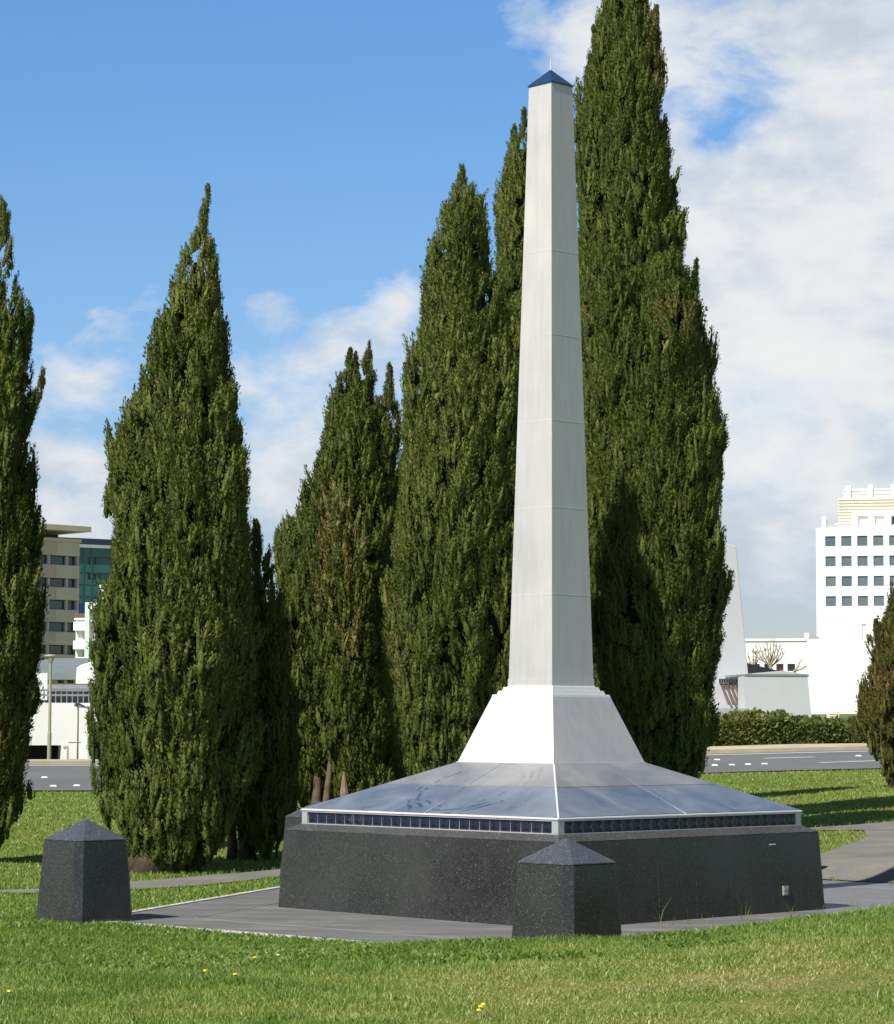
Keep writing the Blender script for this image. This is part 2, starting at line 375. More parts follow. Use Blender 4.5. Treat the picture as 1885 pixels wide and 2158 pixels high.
gx = axis(-13, 13, .25, -1500, 1500); gy = axis(10, 90, .25, -300, 3000)
GX, GY = np.meshgrid(gx, gy); GZ = terrain(GX, GY)
GZ = GZ + np.where(seg_dist(PLAZA, GX, GY) > .3, (fbm(GX*1.3, GY*1.3, 0, 3)-.5)*.03, 0)
nx, ny = len(gx), len(gy); idx = np.arange(nx*ny).reshape(ny, nx)
F4 = np.stack([idx[:-1, :-1], idx[:-1, 1:], idx[1:, 1:], idx[1:, :-1]], -1).reshape(-1, 4)
tag(np_mesh('ground', np.stack([GX, GY, GZ], -1).reshape(-1, 3), F4, M_turf, smooth=True), kind='structure')

def strip(name, A, B, material, n=40, m=8, lift=.02, kind='structure'):
    """sheet between two polylines, draped on the terrain"""
    def res(Pl):
        Pl = np.array(Pl, float)[:, :2]; L = np.r_[0, np.cumsum(np.hypot(*np.diff(Pl, axis=0).T))]; t = np.linspace(0, L[-1], n)
        return np.stack([np.interp(t, L, Pl[:, k]) for k in (0, 1)], -1)
    a, b = res(A), res(B); s = np.linspace(0, 1, m)[:, None, None]; G = a[None]*(1-s)+b[None]*s
    z = terrain(G[..., 0], G[..., 1])+lift; V = np.concatenate([G, z[..., None]], -1).reshape(-1, 3)
    ii = np.arange(n*m).reshape(m, n); f = np.stack([ii[:-1, :-1], ii[:-1, 1:], ii[1:, 1:], ii[1:, :-1]], -1).reshape(-1, 4)
    o = np_mesh(name, V, f, material)
    return tag(o, kind=kind) if kind else o
# road with kerb and markings
rx = np.linspace(-90, 90, 120)
strip('road', [(x, ROADN(x)) for x in rx], [(x, ROADF(x)) for x in rx], M_road, 180, 24, .03)
def band(name, y0, y1, x0, x1, material, lift, kind='structure', h=0):
    xs = np.linspace(x0, x1, max(4, int((x1-x0)/1.5)))
    return strip(name, [(x, y0+.26*x) for x in xs], [(x, y1+.26*x) for x in xs], material, len(xs), 3, lift, kind)
band('pavement', 78.0, 80.6, -90, 90, M_kerb, .14)
mbk = MB(); xs = np.linspace(-90, 90, 121)
for k in range(120):
    a, b = xs[k], xs[k+1]
    za, zb = (float(terrain(np.array([a]), np.array([ROADF(a)]))[0]), float(terrain(np.array([b]), np.array([ROADF(b)]))[0]))
    mbk.quad((a, ROADF(a), za-.05), (b, ROADF(b), zb-.05), (b, ROADF(b), zb+.145), (a, ROADF(a), za+.145))
tag(mbk.build('kerb', M_kerb), kind='structure')
band('edge_line', 76.9, 77.15, -90, 90, M_paint, .036)
def dash(u0, v0, u1, v1, w):
    a, b = hit(u0, v0), hit(u1, v1); d = (b-a)[:2]; n = np.array([-d[1], d[0]])/np.hypot(*d)*w/2
    return strip('lane_marking', [a[:2]-n, b[:2]-n], [a[:2]+n, b[:2]+n], M_paint, 12, 3, .036)
dash(1611, 1601, 1717, 1598, .22); dash(1727, 1610, 1850, 1606, .22); dash(1200, 1625, 1330, 1620, .22)
STUD = None
for i, (u, v, lab) in enumerate(((94, 1642, 'white road stud on the far lane directly below the street lamp'), (113, 1660, 'white road stud near the grass edge, left of two studs together'), (162, 1659, 'white road stud near the grass edge beside the left cypress'),
                   (1512, 1604, 'white road stud on the far lane near the tall cypress'), (1507, 1616, 'white road stud nearest the tall cypress on the near lane'), (1543, 1615, 'second white road stud from the tall cypress in the near row'),
                   (1577, 1614, 'third white road stud from the tall cypress in the near row'), (1612, 1613, 'fourth white road stud from the tall cypress in the near row'), (1810, 1596, 'white road stud on the far lane beside the bronze conifer'))):
    p = hit(u, v)
    if STUD is None:
        s_ = MB(); s_.rings([[(sx*.085, sy*.075, 0) for sx, sy in ((-1, -1), (1, -1), (1, 1), (-1, 1))], [(sx*.06, sy*.05, .03) for sx, sy in ((-1, -1), (1, -1), (1, 1), (-1, 1))]]); STUD = s_.build('road_stud', M_paint); o = STUD
    else:
        o = STUD.copy(); C.objects.link(o)
    o.location = (p[0], p[1], p[2]+.03); tag(o, lab, 'road stud', 'white studs on the road')

# plaza with pale edging, path and forecourt
pl = MB(); n = len(PLAZA); pl.rings([[(x, y, -.06) for x, y in PLAZA], [(x, y, 0.0) for x, y in PLAZA]])
tag(pl.build('plaza', M_paving), kind='structure')
def poly_strip(name, pts, w, mat_, z, closed=True):
    m_ = MB(); k = len(pts)
    for i in range(k if closed else k-1):
        a, b = np.array(pts[i]), np.array(pts[(i+1) % k]); d = (b-a)/np.hypot(*(b-a)); nn = np.array([-d[1], d[0]])*w/2; e = d*w*.48
        q = [a-nn+e, b-nn-e, b+nn-e, a+nn+e]
        m_.rings([[(*p, -.03) for p in q], [(*p, z) for p in q]])
    return tag(m_.build(name, mat_), kind='structure')
poly_strip('plaza_edging', [PLAZA[4], PLAZA[5], PLAZA[0]], .09, M_edge, .012, False)
pc = np.mean(np.array(PLAZA), 0); INNER = [tuple(pc+(np.array(q)-pc)*.83) for q in PLAZA]
poly_strip('plaza_joint', INNER, .016, M_jt, .004)
for i, q in enumerate(PLAZA):
    if i in (0, 5, 4): poly_strip('plaza_joint', [q, tuple(pc+(np.array(q)-pc)*.66)],   .012, M_jt, .0055, False)
upper = [hit(u, v)[:2] for u, v in ((-700, 1885), (0, 1880), (120, 1876), (275, 1862), (440, 1848), (585, 1836), (700, 1818))]
lower = [hit(u, v)[:2] for u, v in ((-700, 1893), (0, 1886), (120, 1886), (275, 1879), (440, 1868), (585, 1852), (700, 1832))]
PU, PL_ = [tuple(p) for p in upper], [tuple(p) for p in lower]
p1, p2 = hit(1700, 1748)[:2], hit(1700, 1752)[:2]
PU += [tuple(hit(u, v)[:2]) for u, v in ((1000, 1806), (1250, 1800), (1450, 1788), (1600, 1768))]+[tuple(p1), tuple(hit(1790, 1742)[:2]), tuple(hit(1885, 1734)[:2]), tuple(hit(2300, 1712)[:2])]
PL_ += [tuple(hit(u, v)[:2]) for u, v in ((1000, 1820), (1250, 1813), (1450, 1800), (1600, 1778))]+[tuple(p2), tuple(hit(1790, 1752)[:2]), tuple(hit(1885, 1752)[:2]), tuple(hit(2300, 1760)[:2])]
strip('path', PU, PL_, M_path, 160, 6, .022)
fu = [tuple(hit(u, v)[:2]) for u, v in ((1680, 1812), (1735, 1801), (1770, 1788), (1805, 1776), (1829, 1766), (1822, 1752), (1885, 1750), (2300, 1758))]
fl = [BOLL['back_right'], (6.0, 33.6), (7.5, 32.2), (8.6, 31.2), (9.4, 30.6), (9.6, 30.2), (11, 29), (15, 28)]
fl = [BOLL['back_left'], (1.5, 34.6), BOLL['back_right'], (5.3, 34.2), (6.4, 33.2), (7.8, 31.9), (9.2, 30.6), (12, 29)]
fl = [BOLL['back_right'], (5.0, 34.5), (5.6, 33.9), (6.3, 33.3), (7.2, 32.5), (8.2, 31.6), (9.2, 30.6), (14, 28)]
strip('forecourt', fu, fl, M_path, 70, 24, .018)
BAREPOLY = [PLAZA, PU+PL_[::-1], fu+fl[::-1]]

# ---------------------------------------------------------------- the obelisk monument
mon = empty('obelisk_monument', (MX, MY, 0), MYAW+math.pi/4, 'tall silver metal obelisk with blue pyramid tip on a dark granite plinth', 'monument')
def sq(s, z, dx=0): return [(-s, -s, z), (s, -s, z), (s, s, z), (-s, s, z)]
MB().rings([sq(2.128, -.03), sq(2.083, .849)]).build('plinth', M_granite, mon, .008)
MB().rings([sq(2.0829, .849), sq(1.955, .912), sq(1.93, .914)]).build('coping', M_coping, mon)
rim = MB().rings([sq(1.925, .905), sq(1.922, 1.05)]).build('rim', M_rim, mon)
m_ = MB()
for z0, z1, s in ((.9145, .922, 1.948), (1.045, 1.060, 1.947)):
    m_.rings([sq(s, z0), sq(s-.001, z1)])
for sx in (-1, 1):
    for sy in (-1, 1):
        m_.box(*sorted((sx*1.944, sx*1.855)), *sorted((sy*1.944, sy*1.855)), .9245, 1.0435)
m_.build('rim_frame', M_rim, rim)
pitch = (1.852*2)/25
def cell(face, k):
    a0 = -1.852+k*pitch+.0045; a1 = a0+pitch-.009; am = (a0+a1)/2; z0, z1 = .9255, 1.0425; zm = .985
    b = 1.924; f = lambda a, z, o: ((-b-o, a, z) if face == 0 else (a, -b-o, z))
    c = MB(); pts = [f(a0, z0, .004), f(a1, z0, .004), f(a1, z1, .004), f(a0, z1, .004)]
    tip = f(am, zm, .026)
    c.add(pts+[tip], [(0, 1, 4), (1, 2, 4), (2, 3, 4), (3, 0, 4)])
    c.build('glass_tile', M_cell, rim)
for face in (0, 1):
    for k in range(25): cell(face, k)
MB().rings([sq(1.956, 1.0625), sq(1.955, 1.0745), sq(.735, 1.594)]).build('roof', M_trim, mon)
def on_roof(s_frac, t, face, lift):       # t: 0 eave .. 1 top
    s = 1.955+( .735-1.955)*t; z = 1.0755+(1.594-1.0755)*t+lift
    a = s_frac*(s-.016)
    return {0: (-s, a, z), 1: (a, -s, z), 2: (s, a, z), 3: (a, s, z)}[face]
for face in range(4):
    for (t0, t1, mt) in ((.012, .537, M_panel_lo), (.548, .992, M_panel_hi)):
        for (a0, a1) in ((-1, -.006), (.006, 1)):
            q0 = [on_roof(a0, t0, face, -.006), on_roof(a1, t0, face, -.006), on_roof(a1, t1, face, -.006), on_roof(a0, t1, face, -.006)]
            q1 = [(x, y, z+.013) for x, y, z in q0]
            MB().hexa(q0, q1).build('roof_panel', mt, mon)
MB().rings([sq(.733, 1.5945), sq(.470, 2.302)]).build('flared_base', M_alu, mon, .004)
MB().rings([sq(.742, 1.590), sq(.741, 1.603)]).build('base_trim', M_trim, mon)
col = MB()
for s, z0, z1 in ((.470, 2.3025, 2.342), (.425, 2.342, 2.384), (.385, 2.384, 2.424), (.348, 2.424, 2.44)): col.rings([sq(s, z0), sq(s-.012, z1)])
def rivet(mb, c, nrm, r=.009):
    n_ = Vector(nrm).normalized(); a = n_.orthogonal().normalized(); b = n_.cross(a); c = Vector(c)
    ring = [c+(a*math.cos(i*math.pi/3)+b*math.sin(i*math.pi/3))*r for i in range(6)]
    mb.add(ring+[c+n_*r*.7], [(i, (i+1) % 6, 6) for i in range(6)])
for k in range(7):
    a = -.40+.8*k/6
    rivet(col, (-.466, a, 2.322), (-1, 0, .3)); rivet(col, (a, -.466, 2.322), (0, -1, .3))
col.build('stepped_collar', M_trim, mon, .003)
SB, ST, ZB, ZT = .333, .173, 2.440, 9.191
shw = lambda z: SB+(ST-SB)*(z-ZB)/(ZT-ZB)
sh = MB().rings([sq(SB, ZB), sq(ST, ZT)])
MB().rings([sq(SB+.006, ZB), sq(shw(ZB+.075)+.006, ZB+.075)]).build('shaft_foot', M_alu, mon)
cornerY = MY-SB*1.2
for v in (523, 702, 884, 1068, 1252):
    z = at(1163, v, MY-.36)[2]
    MB().rings([sq(shw(z)+.0015, z-.0028), sq(shw(z)+.0015, z+.0028)]).build('seam', M_trim, mon)
for k in range(44):
    z = ZB+.2+k*.15; w_ = shw(z)
    for e in (-.93, .93):
        rivet(sh, (-w_, w_*e, z), (-1, 0, 0), .0045); rivet(sh, (w_*e, -w_, z), (0, -1, 0), .0045)
sh.build('shaft', M_alu, mon)
MB().rings([sq(.183, 9.176), sq(.183, 9.192), [(-.006, -.006, 9.375), (.006, -.006, 9.375), (.006, .006, 9.375), (-.006, .006, 9.375)]]).build('pyramid_cap', M_bluecap, mon)
MB().tube([(0, 0, 9.35), (0, 0, 9.5)], [.006, .003], 6).build('lightning_rod', M_trim, mon)
# fittings on the shaded face of the plinth
def plinth_pt(u, v):
    d = ray(u, v); th = MYAW+math.pi/4; nx_, ny_ = math.sin(th), -math.cos(th)    # outward normal of the local -y face
    px_, py_ = MX+nx_*2.105, MY+ny_*2.105; t = (px_*nx_+py_*ny_)/(d[0]*nx_+d[1]*ny_); p = np.array([d[0]*t, d[1]*t, EYE+d[2]*t])
    return (p[0]-MX)*math.cos(th)+(p[1]-MY)*math.sin(th), p[2]
a, z = plinth_pt(1654, 1877); yy = -(2.128-.045*z/.849)
v_ = MB(); v_.box(a-.045, a+.045, yy-.012, yy+.03, z-.05, z+.05); v_.box(a-.032, a+.032, yy-.017, yy-.011, z-.036, z-.012); v_.box(a-.032, a+.032, yy-.017, yy-.011, z+.004, z+.03); v_.build('vent_cover', M_vent, mon)
a, z = plinth_pt(1631, 1780); yy = -(2.128-.045*z/.849); MB().box(a-.05, a+.05, yy-.006, yy+.03, z-.006, z+.006).build('slot_plate', M_trim, mon)
for f in (-.62, -.02, .55):
    y0 = 2.128; y1 = 2.083
    MB().hexa([(f-.0015, -y0-.001, 0), (f+.0015, -y0-.001, 0), (f+.0015, -y0+.02, 0), (f-.0015, -y0+.02, 0)], [(f-.0015, -y1-.001, .845), (f+.0015, -y1-.001, .845), (f+.0015, -y1+.02, .845), (f-.0015, -y1+.02, .845)]).build('joint', M_coping, mon)

# ---------------------------------------------------------------- granite bollards at the plaza corners
def octo(half, ch, z):
    a = half-ch
    return [(-a, -half, z), (a, -half, z), (half, -a, z), (half, a, z), (a, half, z), (-a, half, z), (-half, a, z), (-half, -a, z)]
b0 = empty('granite_bollard', (*BOLL['front'], 0), MYAW+math.pi/4)
MB().rings([octo(.388, .074, -.06), octo(.327, .067, .82)]).build('shaft', M_granite, b0, .004)
MB().rings([octo(.327, .067, .8205), octo(.329, .067, .826), octo(.329, .067, .832), [(math.cos(t)*.012, math.sin(t)*.012, 1.03) for t in [R(-112.5+45*i) for i in range(8)]]]).build('pyramid_cap', M_cap, b0, .004)
def copy_tree(o, parent=None):
    c = o.copy(); C.objects.link(c)
    if parent is not None: c.parent = parent
    for ch in list(o.children): copy_tree(ch, c)
    return c
BL = {'front': 'dark granite bollard with pyramid top in front of the plinth, foot hidden in grass', 'left': 'dark granite bollard standing alone at the left corner of the paving',
      'back_left': 'granite bollard behind the left end of the plinth, only its sloping top showing', 'back_right': 'granite bollard hidden behind the right end of the plinth roof, just its tip showing'}
for k in BL:
    o = b0 if k == 'front' else copy_tree(b0)
    o.location = (*BOLL[k], 0); tag(o, BL[k], 'bollard', 'granite bollards around the obelisk')

# ---------------------------------------------------------------- conifers
Dk = 1885/1792.0
def unit(a): return a/np.maximum(np.linalg.norm(a, axis=-1, keepdims=True), 1e-9)
def plume_geo(rows, Y, px):
    rows = sorted(rows, key=lambda r: r[0]); zs, cx, rr = [], [], []
    for v, a, b in rows:
        v, a, b = v*px, a*px, b*px; p, q = at(a, v, Y), at(b, v, Y); zs.append((p[2]+q[2])/2); cx.append((p[0]+q[0])/2); rr.append(abs(q[0]-p[0])/2)
    o = np.argsort(zs); return np.array(zs)[o], np.array(cx)[o], np.array(rr)[o]
def conifer(name, label, Y, plumes, px=Dk, mat_=M_cyp, scale=1.0, tbias=0.0, brown=.015, stems=None, group=None, seed=0, dens=1.0, flat=1.0):
    g = np.random.default_rng(seed+100)
    base_z = float(terrain(np.array([np.mean([plume_geo(plumes[0], Y, px)[1][0]])]), np.array([Y]))[0])
    root = empty(name, (float(plume_geo(plumes[0], Y, px)[1][0]), Y, base_z), 0, label, 'tree', group)
    off = np.array([root.location.x, Y, base_z])
    Vs, Ts, BVs, BF, BT = [], [], [], [], []; core_v, core_f, nb = [], [], 0
    for pi_, rows in enumerate(plumes):
        yo = Y
        if isinstance(rows, dict): yo = Y+rows['dy']; rows = rows['rows']
        zs, cxs, rrs = plume_geo(rows, yo, px); H = zs[-1]-zs[0]
        rf = lambda z: np.interp(z, zs, rrs); cf = lambda z: np.interp(z, zs, cxs)
        area = float(((rrs[1:]+rrs[:-1])*np.diff(zs)).sum()/2)*2*math.pi
        # tongues: leaders that swell out of the column and end in an upward point
        nt = max(6, int(area*1.5/scale**2)); tz = zs[0]+H*g.random(nt)**.9; tth = g.random(nt)*2*math.pi
        tl = (.7+1.2*g.random(nt))*scale; tw = (.17+.22*g.random(nt))*scale; ta = (.12+.19*g.random(nt))*scale
        def disp(th, z):
            r = np.maximum(rf(z), .05); out = np.zeros(th.shape)
            for s in range(0, len(th), 40000):
                t_, z_, r_ = th[s:s+40000, None], z[s:s+40000, None], r[s:s+40000, None]
                below = (tz[None]-z_)/tl[None]; dth = np.abs((t_-tth[None]+math.pi) % (2*math.pi)-math.pi)*r_
                wid = tw[None]*np.sqrt(np.clip(below*1.8, .02, 1)); prof = np.clip(below/.10, 0, 1)*np.clip(1.25-below, 0, 1)
                dd = ta[None]*np.exp(-(dth/wid)**2)*np.where(below > 0, prof, 0)
                out[s:s+40000] = dd.max(1)
            ridges = (fbm(np.cos(th)*r*2.2/scale, np.sin(th)*r*2.2/scale, z*.55/scale, seed*7+pi_, 3)-.5)*.34*scale
            taper = np.clip(r/(.55*scale), .12, 1)
            return (out*.95+ridges)*taper-.155*scale*taper**2
        # clumps
        nc = int(area*72*dens/scale**2)+70
        zz = np.linspace(zs[0], zs[-1], 400); cdf = np.cumsum(np.maximum(rf(zz), .22)); cdf /= cdf[-1]
        z = np.interp(g.random(nc), cdf, zz); th = g.random(nc)*2*math.pi
        keep = (-np.sin(th) > -.35) | (g.random(nc) < .30); z, th = z[keep], th[keep]; nc = len(z)
        r = rf(z); dpt = np.where(g.random(nc) < .5, 0, g.random(nc))*.24*scale*np.clip(r/(.5*scale), .1, 1); R_ = np.maximum(r+disp(th, z)-dpt, .01); R_ = np.where(r < .14*scale, r*.45, R_)
        out = np.stack([np.cos(th), np.sin(th)*flat, np.zeros(nc)], -1)
        base = np.stack([cf(z)+R_*np.cos(th), yo+R_*np.sin(th)*flat, z], -1)
        tilt = R(9)+R(8)*g.standard_normal(nc)+np.where(g.random(nc) < .02, R(15), 0)
        side = np.stack([-np.sin(th), np.cos(th), np.zeros(nc)], -1)
        ax = unit(np.array([0, 0, 1.0])*np.cos(tilt)[:, None]+out*np.sin(tilt)[:, None]+side*(g.standard_normal(nc)*.16)[:, None])
        sm = np.clip(r/(.5*scale)+.25, .3, 1)
        h = (.24+.28*g.random(nc))*scale*sm*(1+.5*(g.random(nc) < .06)); cr = (.045+.045*g.random(nc))*scale*np.clip(sm, .4, 1)
        base = base-ax*(h*.45)[:, None]
        big = fbm(base[:, 0]*.9/scale, base[:, 1]*.9/scale, base[:, 2]*.5/scale, seed+51, 3)
        ct = .30+tbias+(big-.5)*.55+.12*g.standard_normal(nc)
        bz = vnoise(base[:, 0]*1.1, base[:, 1]*1.1, base[:, 2]*.7, seed+77); isb = (bz > .80-brown) & (g.random(nc) < .5)
        ct = np.where(isb, .85+.12*g.random(nc), np.clip(ct, 0, .86))
        K = 66
        t = g.random((nc, K))**.8; ph = g.random((nc, K))*2*math.pi
        e1 = unit(np.cross(ax, np.array([.21, .37, .9]))); e2 = np.cross(ax, e1)
        rad = e1[:, None]*np.cos(ph)[..., None]+e2[:, None]*np.sin(ph)[..., None]
        prof = np.sin(np.clip(t*.9+.12, 0, 1)*math.pi)**.8
        pos = base[:, None]+ax[:, None]*(t*h[:, None])[..., None]+rad*(cr[:, None]*prof)[..., None]
        d = unit(ax[:, None]+rad*.45+g.standard_normal((nc, K, 3))*.20)
        L = ((.034+.036*g.random((nc, K)))*scale*np.clip(sm, .5, 1)[:, None])[..., None]; wd = L*(.15+.10*g.random((nc, K)))[..., None]
        nrm = unit(rad*.65+out[:, None]*.50+np.array([0, 0, .40])+g.standard_normal((nc, K, 3))*.24)
        wv = unit(np.cross(d, nrm))*wd
        tip = pos+d*L; mid = pos+d*L*.45+np.cross(wv, d)*.25
        V = np.stack([pos, mid+wv, tip, mid-wv], 2).reshape(-1, 3)
        tt = np.clip(ct[:, None]+.06*g.standard_normal((nc, K))+.16*(t-.4), 0, 1)
        Vs.append(V-off); Ts.append(np.repeat(tt.reshape(-1), 4))
        # solid flame-shaped hearts of the clumps
        nr, ns = 4, 5; tb_ = np.array([0, .28, .62, .93]); pb_ = np.array([.42, .70, .52, .06])
        q = np.arange(ns)*2*math.pi/ns; ph_ = q[None, None]+g.random(nc)[:, None, None]*6+np.array([0, .6, 1.2, 1.8])[None, :, None]
        rd = e1[:, None, None]*np.cos(ph_)[..., None]+e2[:, None, None]*np.sin(ph_)[..., None]
        jr = .72+.42*g.random((nc, nr, ns))
        BV = base[:, None, None]+ax[:, None, None]*(tb_[None, :, None]*h[:, None, None]*(.9+.2*g.random((nc, nr, ns))))[..., None]+rd*(cr[:, None, None]*pb_[None, :, None]*jr)[..., None]
        BV = BV.reshape(-1, 3); bi = np.arange(nr*ns).reshape(nr, ns)
        bf = np.stack([bi[:-1], np.roll(bi[:-1], -1, 1), np.roll(bi[1:], -1, 1), bi[1:]], -1).reshape(-1, 4)
        BF.append((bf[None]+(np.arange(nc)*nr*ns)[:, None, None]).reshape(-1, 4)); BVs.append(BV-off); BT.append(np.clip(np.repeat(ct, nr*ns)+np.tile(np.repeat((tb_-.5)*.22, ns), nc)+.05*g.standard_normal(nc*nr*ns), 0, 1))
        # solid dark twig hull; shade between the clumps is put into its colour
        zmx = zz[rf(zz) > .20*scale]
        if len(zmx) < 3: continue
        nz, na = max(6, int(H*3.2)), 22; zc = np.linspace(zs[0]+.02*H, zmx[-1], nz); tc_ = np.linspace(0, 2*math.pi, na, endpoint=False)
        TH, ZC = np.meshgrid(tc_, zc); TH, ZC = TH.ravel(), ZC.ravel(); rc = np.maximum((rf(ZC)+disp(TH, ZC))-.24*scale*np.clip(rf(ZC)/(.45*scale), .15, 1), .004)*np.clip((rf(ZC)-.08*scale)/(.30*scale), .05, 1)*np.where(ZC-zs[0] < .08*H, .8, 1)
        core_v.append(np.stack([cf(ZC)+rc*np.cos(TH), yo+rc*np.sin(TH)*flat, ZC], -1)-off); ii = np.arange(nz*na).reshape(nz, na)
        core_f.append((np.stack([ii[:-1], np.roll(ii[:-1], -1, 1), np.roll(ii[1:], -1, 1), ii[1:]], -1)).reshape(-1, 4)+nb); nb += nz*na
    V = np.concatenate(Vs); fc = [np.arange(len(V)).reshape(-1, 4)]; k0 = len(V)
    for b_, f_ in zip(BVs, BF): fc.append(f_+k0); k0 += len(b_)
    np_mesh('crown', np.concatenate([V]+BVs), np.concatenate(fc), mat_, root, np.concatenate(Ts+BT))
    inner = np_mesh('shade_core', np.concatenate(core_v), np.concatenate(core_f), M_core, root, smooth=True)
    # trunk(s)
    zs, cxs, rrs = plume_geo(plumes[0] if not isinstance(plumes[0], dict) else plumes[0]['rows'], Y, px); mid_z = zs[0]+(zs[-1]-zs[0])*.35
    if stems is None: stems = [(cxs[0], 0, max(.12, rrs.max()*.16), 0)]
    for (x, dy, rad_, lean) in stems:
        gz = float(terrain(np.array([x]), np.array([Y+dy]))[0])-.1; m_ = MB(); n_ = 12; pts, rs = [], []
        for i in range(7):
            f = i/6; pts.append((x+lean*f+.03*math.sin(3*f+x)-off[0], dy*(1-f*.5)+.03*math.cos(4*f+x), gz+(mid_z-gz)*f-off[2])); rs.append(rad_*(1.5 if i == 0 else 1-.75*f))
        m_.tube(pts, rs, n_); m_.build('trunk', M_bark, root, smooth=True)
    return root
def X(uD, Y): return (uD*Dk-CX)/FPX*Y
GC = 'pencil cypresses behind the obelisk'
conifer('cypress_tree', 'dark cypress cut off by the left edge with two side leaders sticking out', 37.5, [
    [(400, 0, 10), (440, -10, 25), (520, -15, 26), (600, -28, 32), (700, -52, 42), (800, -72, 52), (900, -88, 60), (1000, -98, 66), (1100, -107, 75), (1200, -112, 80), (1300, -116, 83), (1400, -116, 80), (1500, -115, 70), (1580, -110, 54), (1640, -95, 24), (1690, -62, -6)],
    [(618, 55, 64), (640, 42, 73), (690, 34, 70), (740, 22, 62), (800, 12, 58), (870, 5, 52)],
    [(742, 85, 91), (770, 73, 92), (800, 60, 86), (830, 46, 75), (880, 30, 60)]], stems=[(X(-40, 37.5), 0, .2, 0)], group=GC, seed=1, tbias=.0)
conifer('cypress_tree', 'pointed cypress with one bent thin tip, standing left of the obelisk', 36.5, [
    [(374, 414, 418), (400, 410, 421), (430, 399, 419), (500, 377, 422), (560, 356, 430), (620, 337, 440), (680, 308, 457), (720, 292, 465), (780, 264, 469), (840, 244, 484), (900, 230, 495), (960, 226, 499), (1040, 219, 506), (1100, 212, 510), (1160, 205, 513), (1230, 197, 517), (1300, 193, 518), (1400, 192, 513), (1500, 200, 505), (1560, 210, 495), (1620, 225, 480), (1680, 248, 450), (1725, 275, 395)],
    [(1300, 192, 200), (1380, 184, 226), (1500, 184, 240), (1600, 190, 242), (1650, 203, 232)],
    [(885, 217, 224), (910, 215, 238), (960, 218, 262), (1020, 216, 280)]],
    stems=[(X(322, 37), 0, .30, .1), (X(352, 37), .2, .2, .05), (X(300, 37), .1, .12, 0)], group=GC, seed=2, tbias=.06)
conifer('cypress_tree', 'short dark cypress tucked behind the pointed cypress in its shadow', 38.3, [
    [(1045, 509, 518), (1090, 499, 530), (1150, 490, 545), (1220, 482, 565), (1300, 476, 580), (1400, 470, 592), (1500, 470, 592), (1600, 466, 590), (1650, 470, 580), (1690, 478, 560), (1705, 490, 540)]],
    stems=[(X(500, 38.3), .1, .12, 0), (X(470, 38.3), .3, .08, 0)], group=GC, seed=3, tbias=-.05)
conifer('cypress_tree', 'short cypress with several thin tips between the two wider ones', 42.0, [
    [(690, 736, 743), (720, 728, 748), (760, 706, 752), (800, 692, 756), (850, 662, 788), (900, 642, 800), (960, 622, 804), (1000, 608, 805), (1060, 585, 805), (1120, 572, 803), (1200, 572, 800), (1300, 602, 795), (1400, 608, 790), (1480, 618, 784), (1540, 635, 775), (1585, 640, 780), (1625, 645, 790)],
    [(698, 698, 703), (730, 690, 710), (780, 677, 722), (850, 656, 735), (900, 650, 740)],
    [(732, 779, 785), (760, 770, 790), (800, 764, 795), (850, 756, 802), (900, 750, 804)],
    [(1030, 585, 600), (1050, 570, 625), (1080, 557, 650), (1150, 551, 680), (1250, 553, 700), (1350, 559, 700), (1450, 568, 695), (1520, 572, 690), (1590, 578, 650), (1630, 585, 622)],
    {'dy': .9, 'rows': [(1350, 720, 770), (1430, 700, 795), (1500, 690, 806), (1570, 690, 808), (1630, 700, 806), (1660, 715, 795)]},
    [(710, 711, 715), (740, 705, 722), (800, 696, 730)]],
    stems=[(X(640, 42), -.3, .10, .10), (X(655, 42), -.5, .07, .3), (X(715, 42), -.2, .12, .05), (X(742, 42), 0, .09, 0), (X(765, 42), .1, .08, -.05)], group=GC, seed=4, tbias=.02, scale=.92)
conifer('cypress_tree', 'broad cypress with a single pointed top directly left of the obelisk shaft', 38.8, [
    [(332, 922, 930), (362, 914, 936), (400, 905, 960), (440, 892, 972), (500, 873, 980), (540, 861, 988), (600, 848, 998), (650, 838, 1016), (700, 831, 1030), (760, 822, 1038), (820, 816, 1044), (900, 802, 1052), (1000, 787, 1058), (1080, 777, 1062), (1160, 771, 1066), (1260, 768, 1066), (1360, 770, 1062), (1440, 777, 1052), (1500, 786, 1042), (1560, 800, 1030), (1625, 835, 990)],
    [(640, 975, 985), (680, 955, 1010), (760, 930, 1040), (900, 925, 1052), (1100, 925, 1062)]],
    stems=[(X(905, 38.8), 0, .3, 0)], group=GC, seed=5, tbias=.08, scale=.9)
conifer('cypress_tree', 'slim cypress behind the obelisk shaft with two tips near its top', 49.0, [
    [(220, 1049, 1053), (260, 1038, 1062), (300, 1028, 1072), (400, 1003, 1095), (480, 988, 1105), (560, 982, 1112), (700, 978, 1118), (900, 978, 1120), (1200, 985, 1115), (1500, 1005, 1100), (1570, 1030, 1080)],
    [(256, 1028, 1033), (290, 1020, 1044), (340, 1014, 1055), (400, 1006, 1060)]], group=GC, seed=6, tbias=.05, scale=1.0)
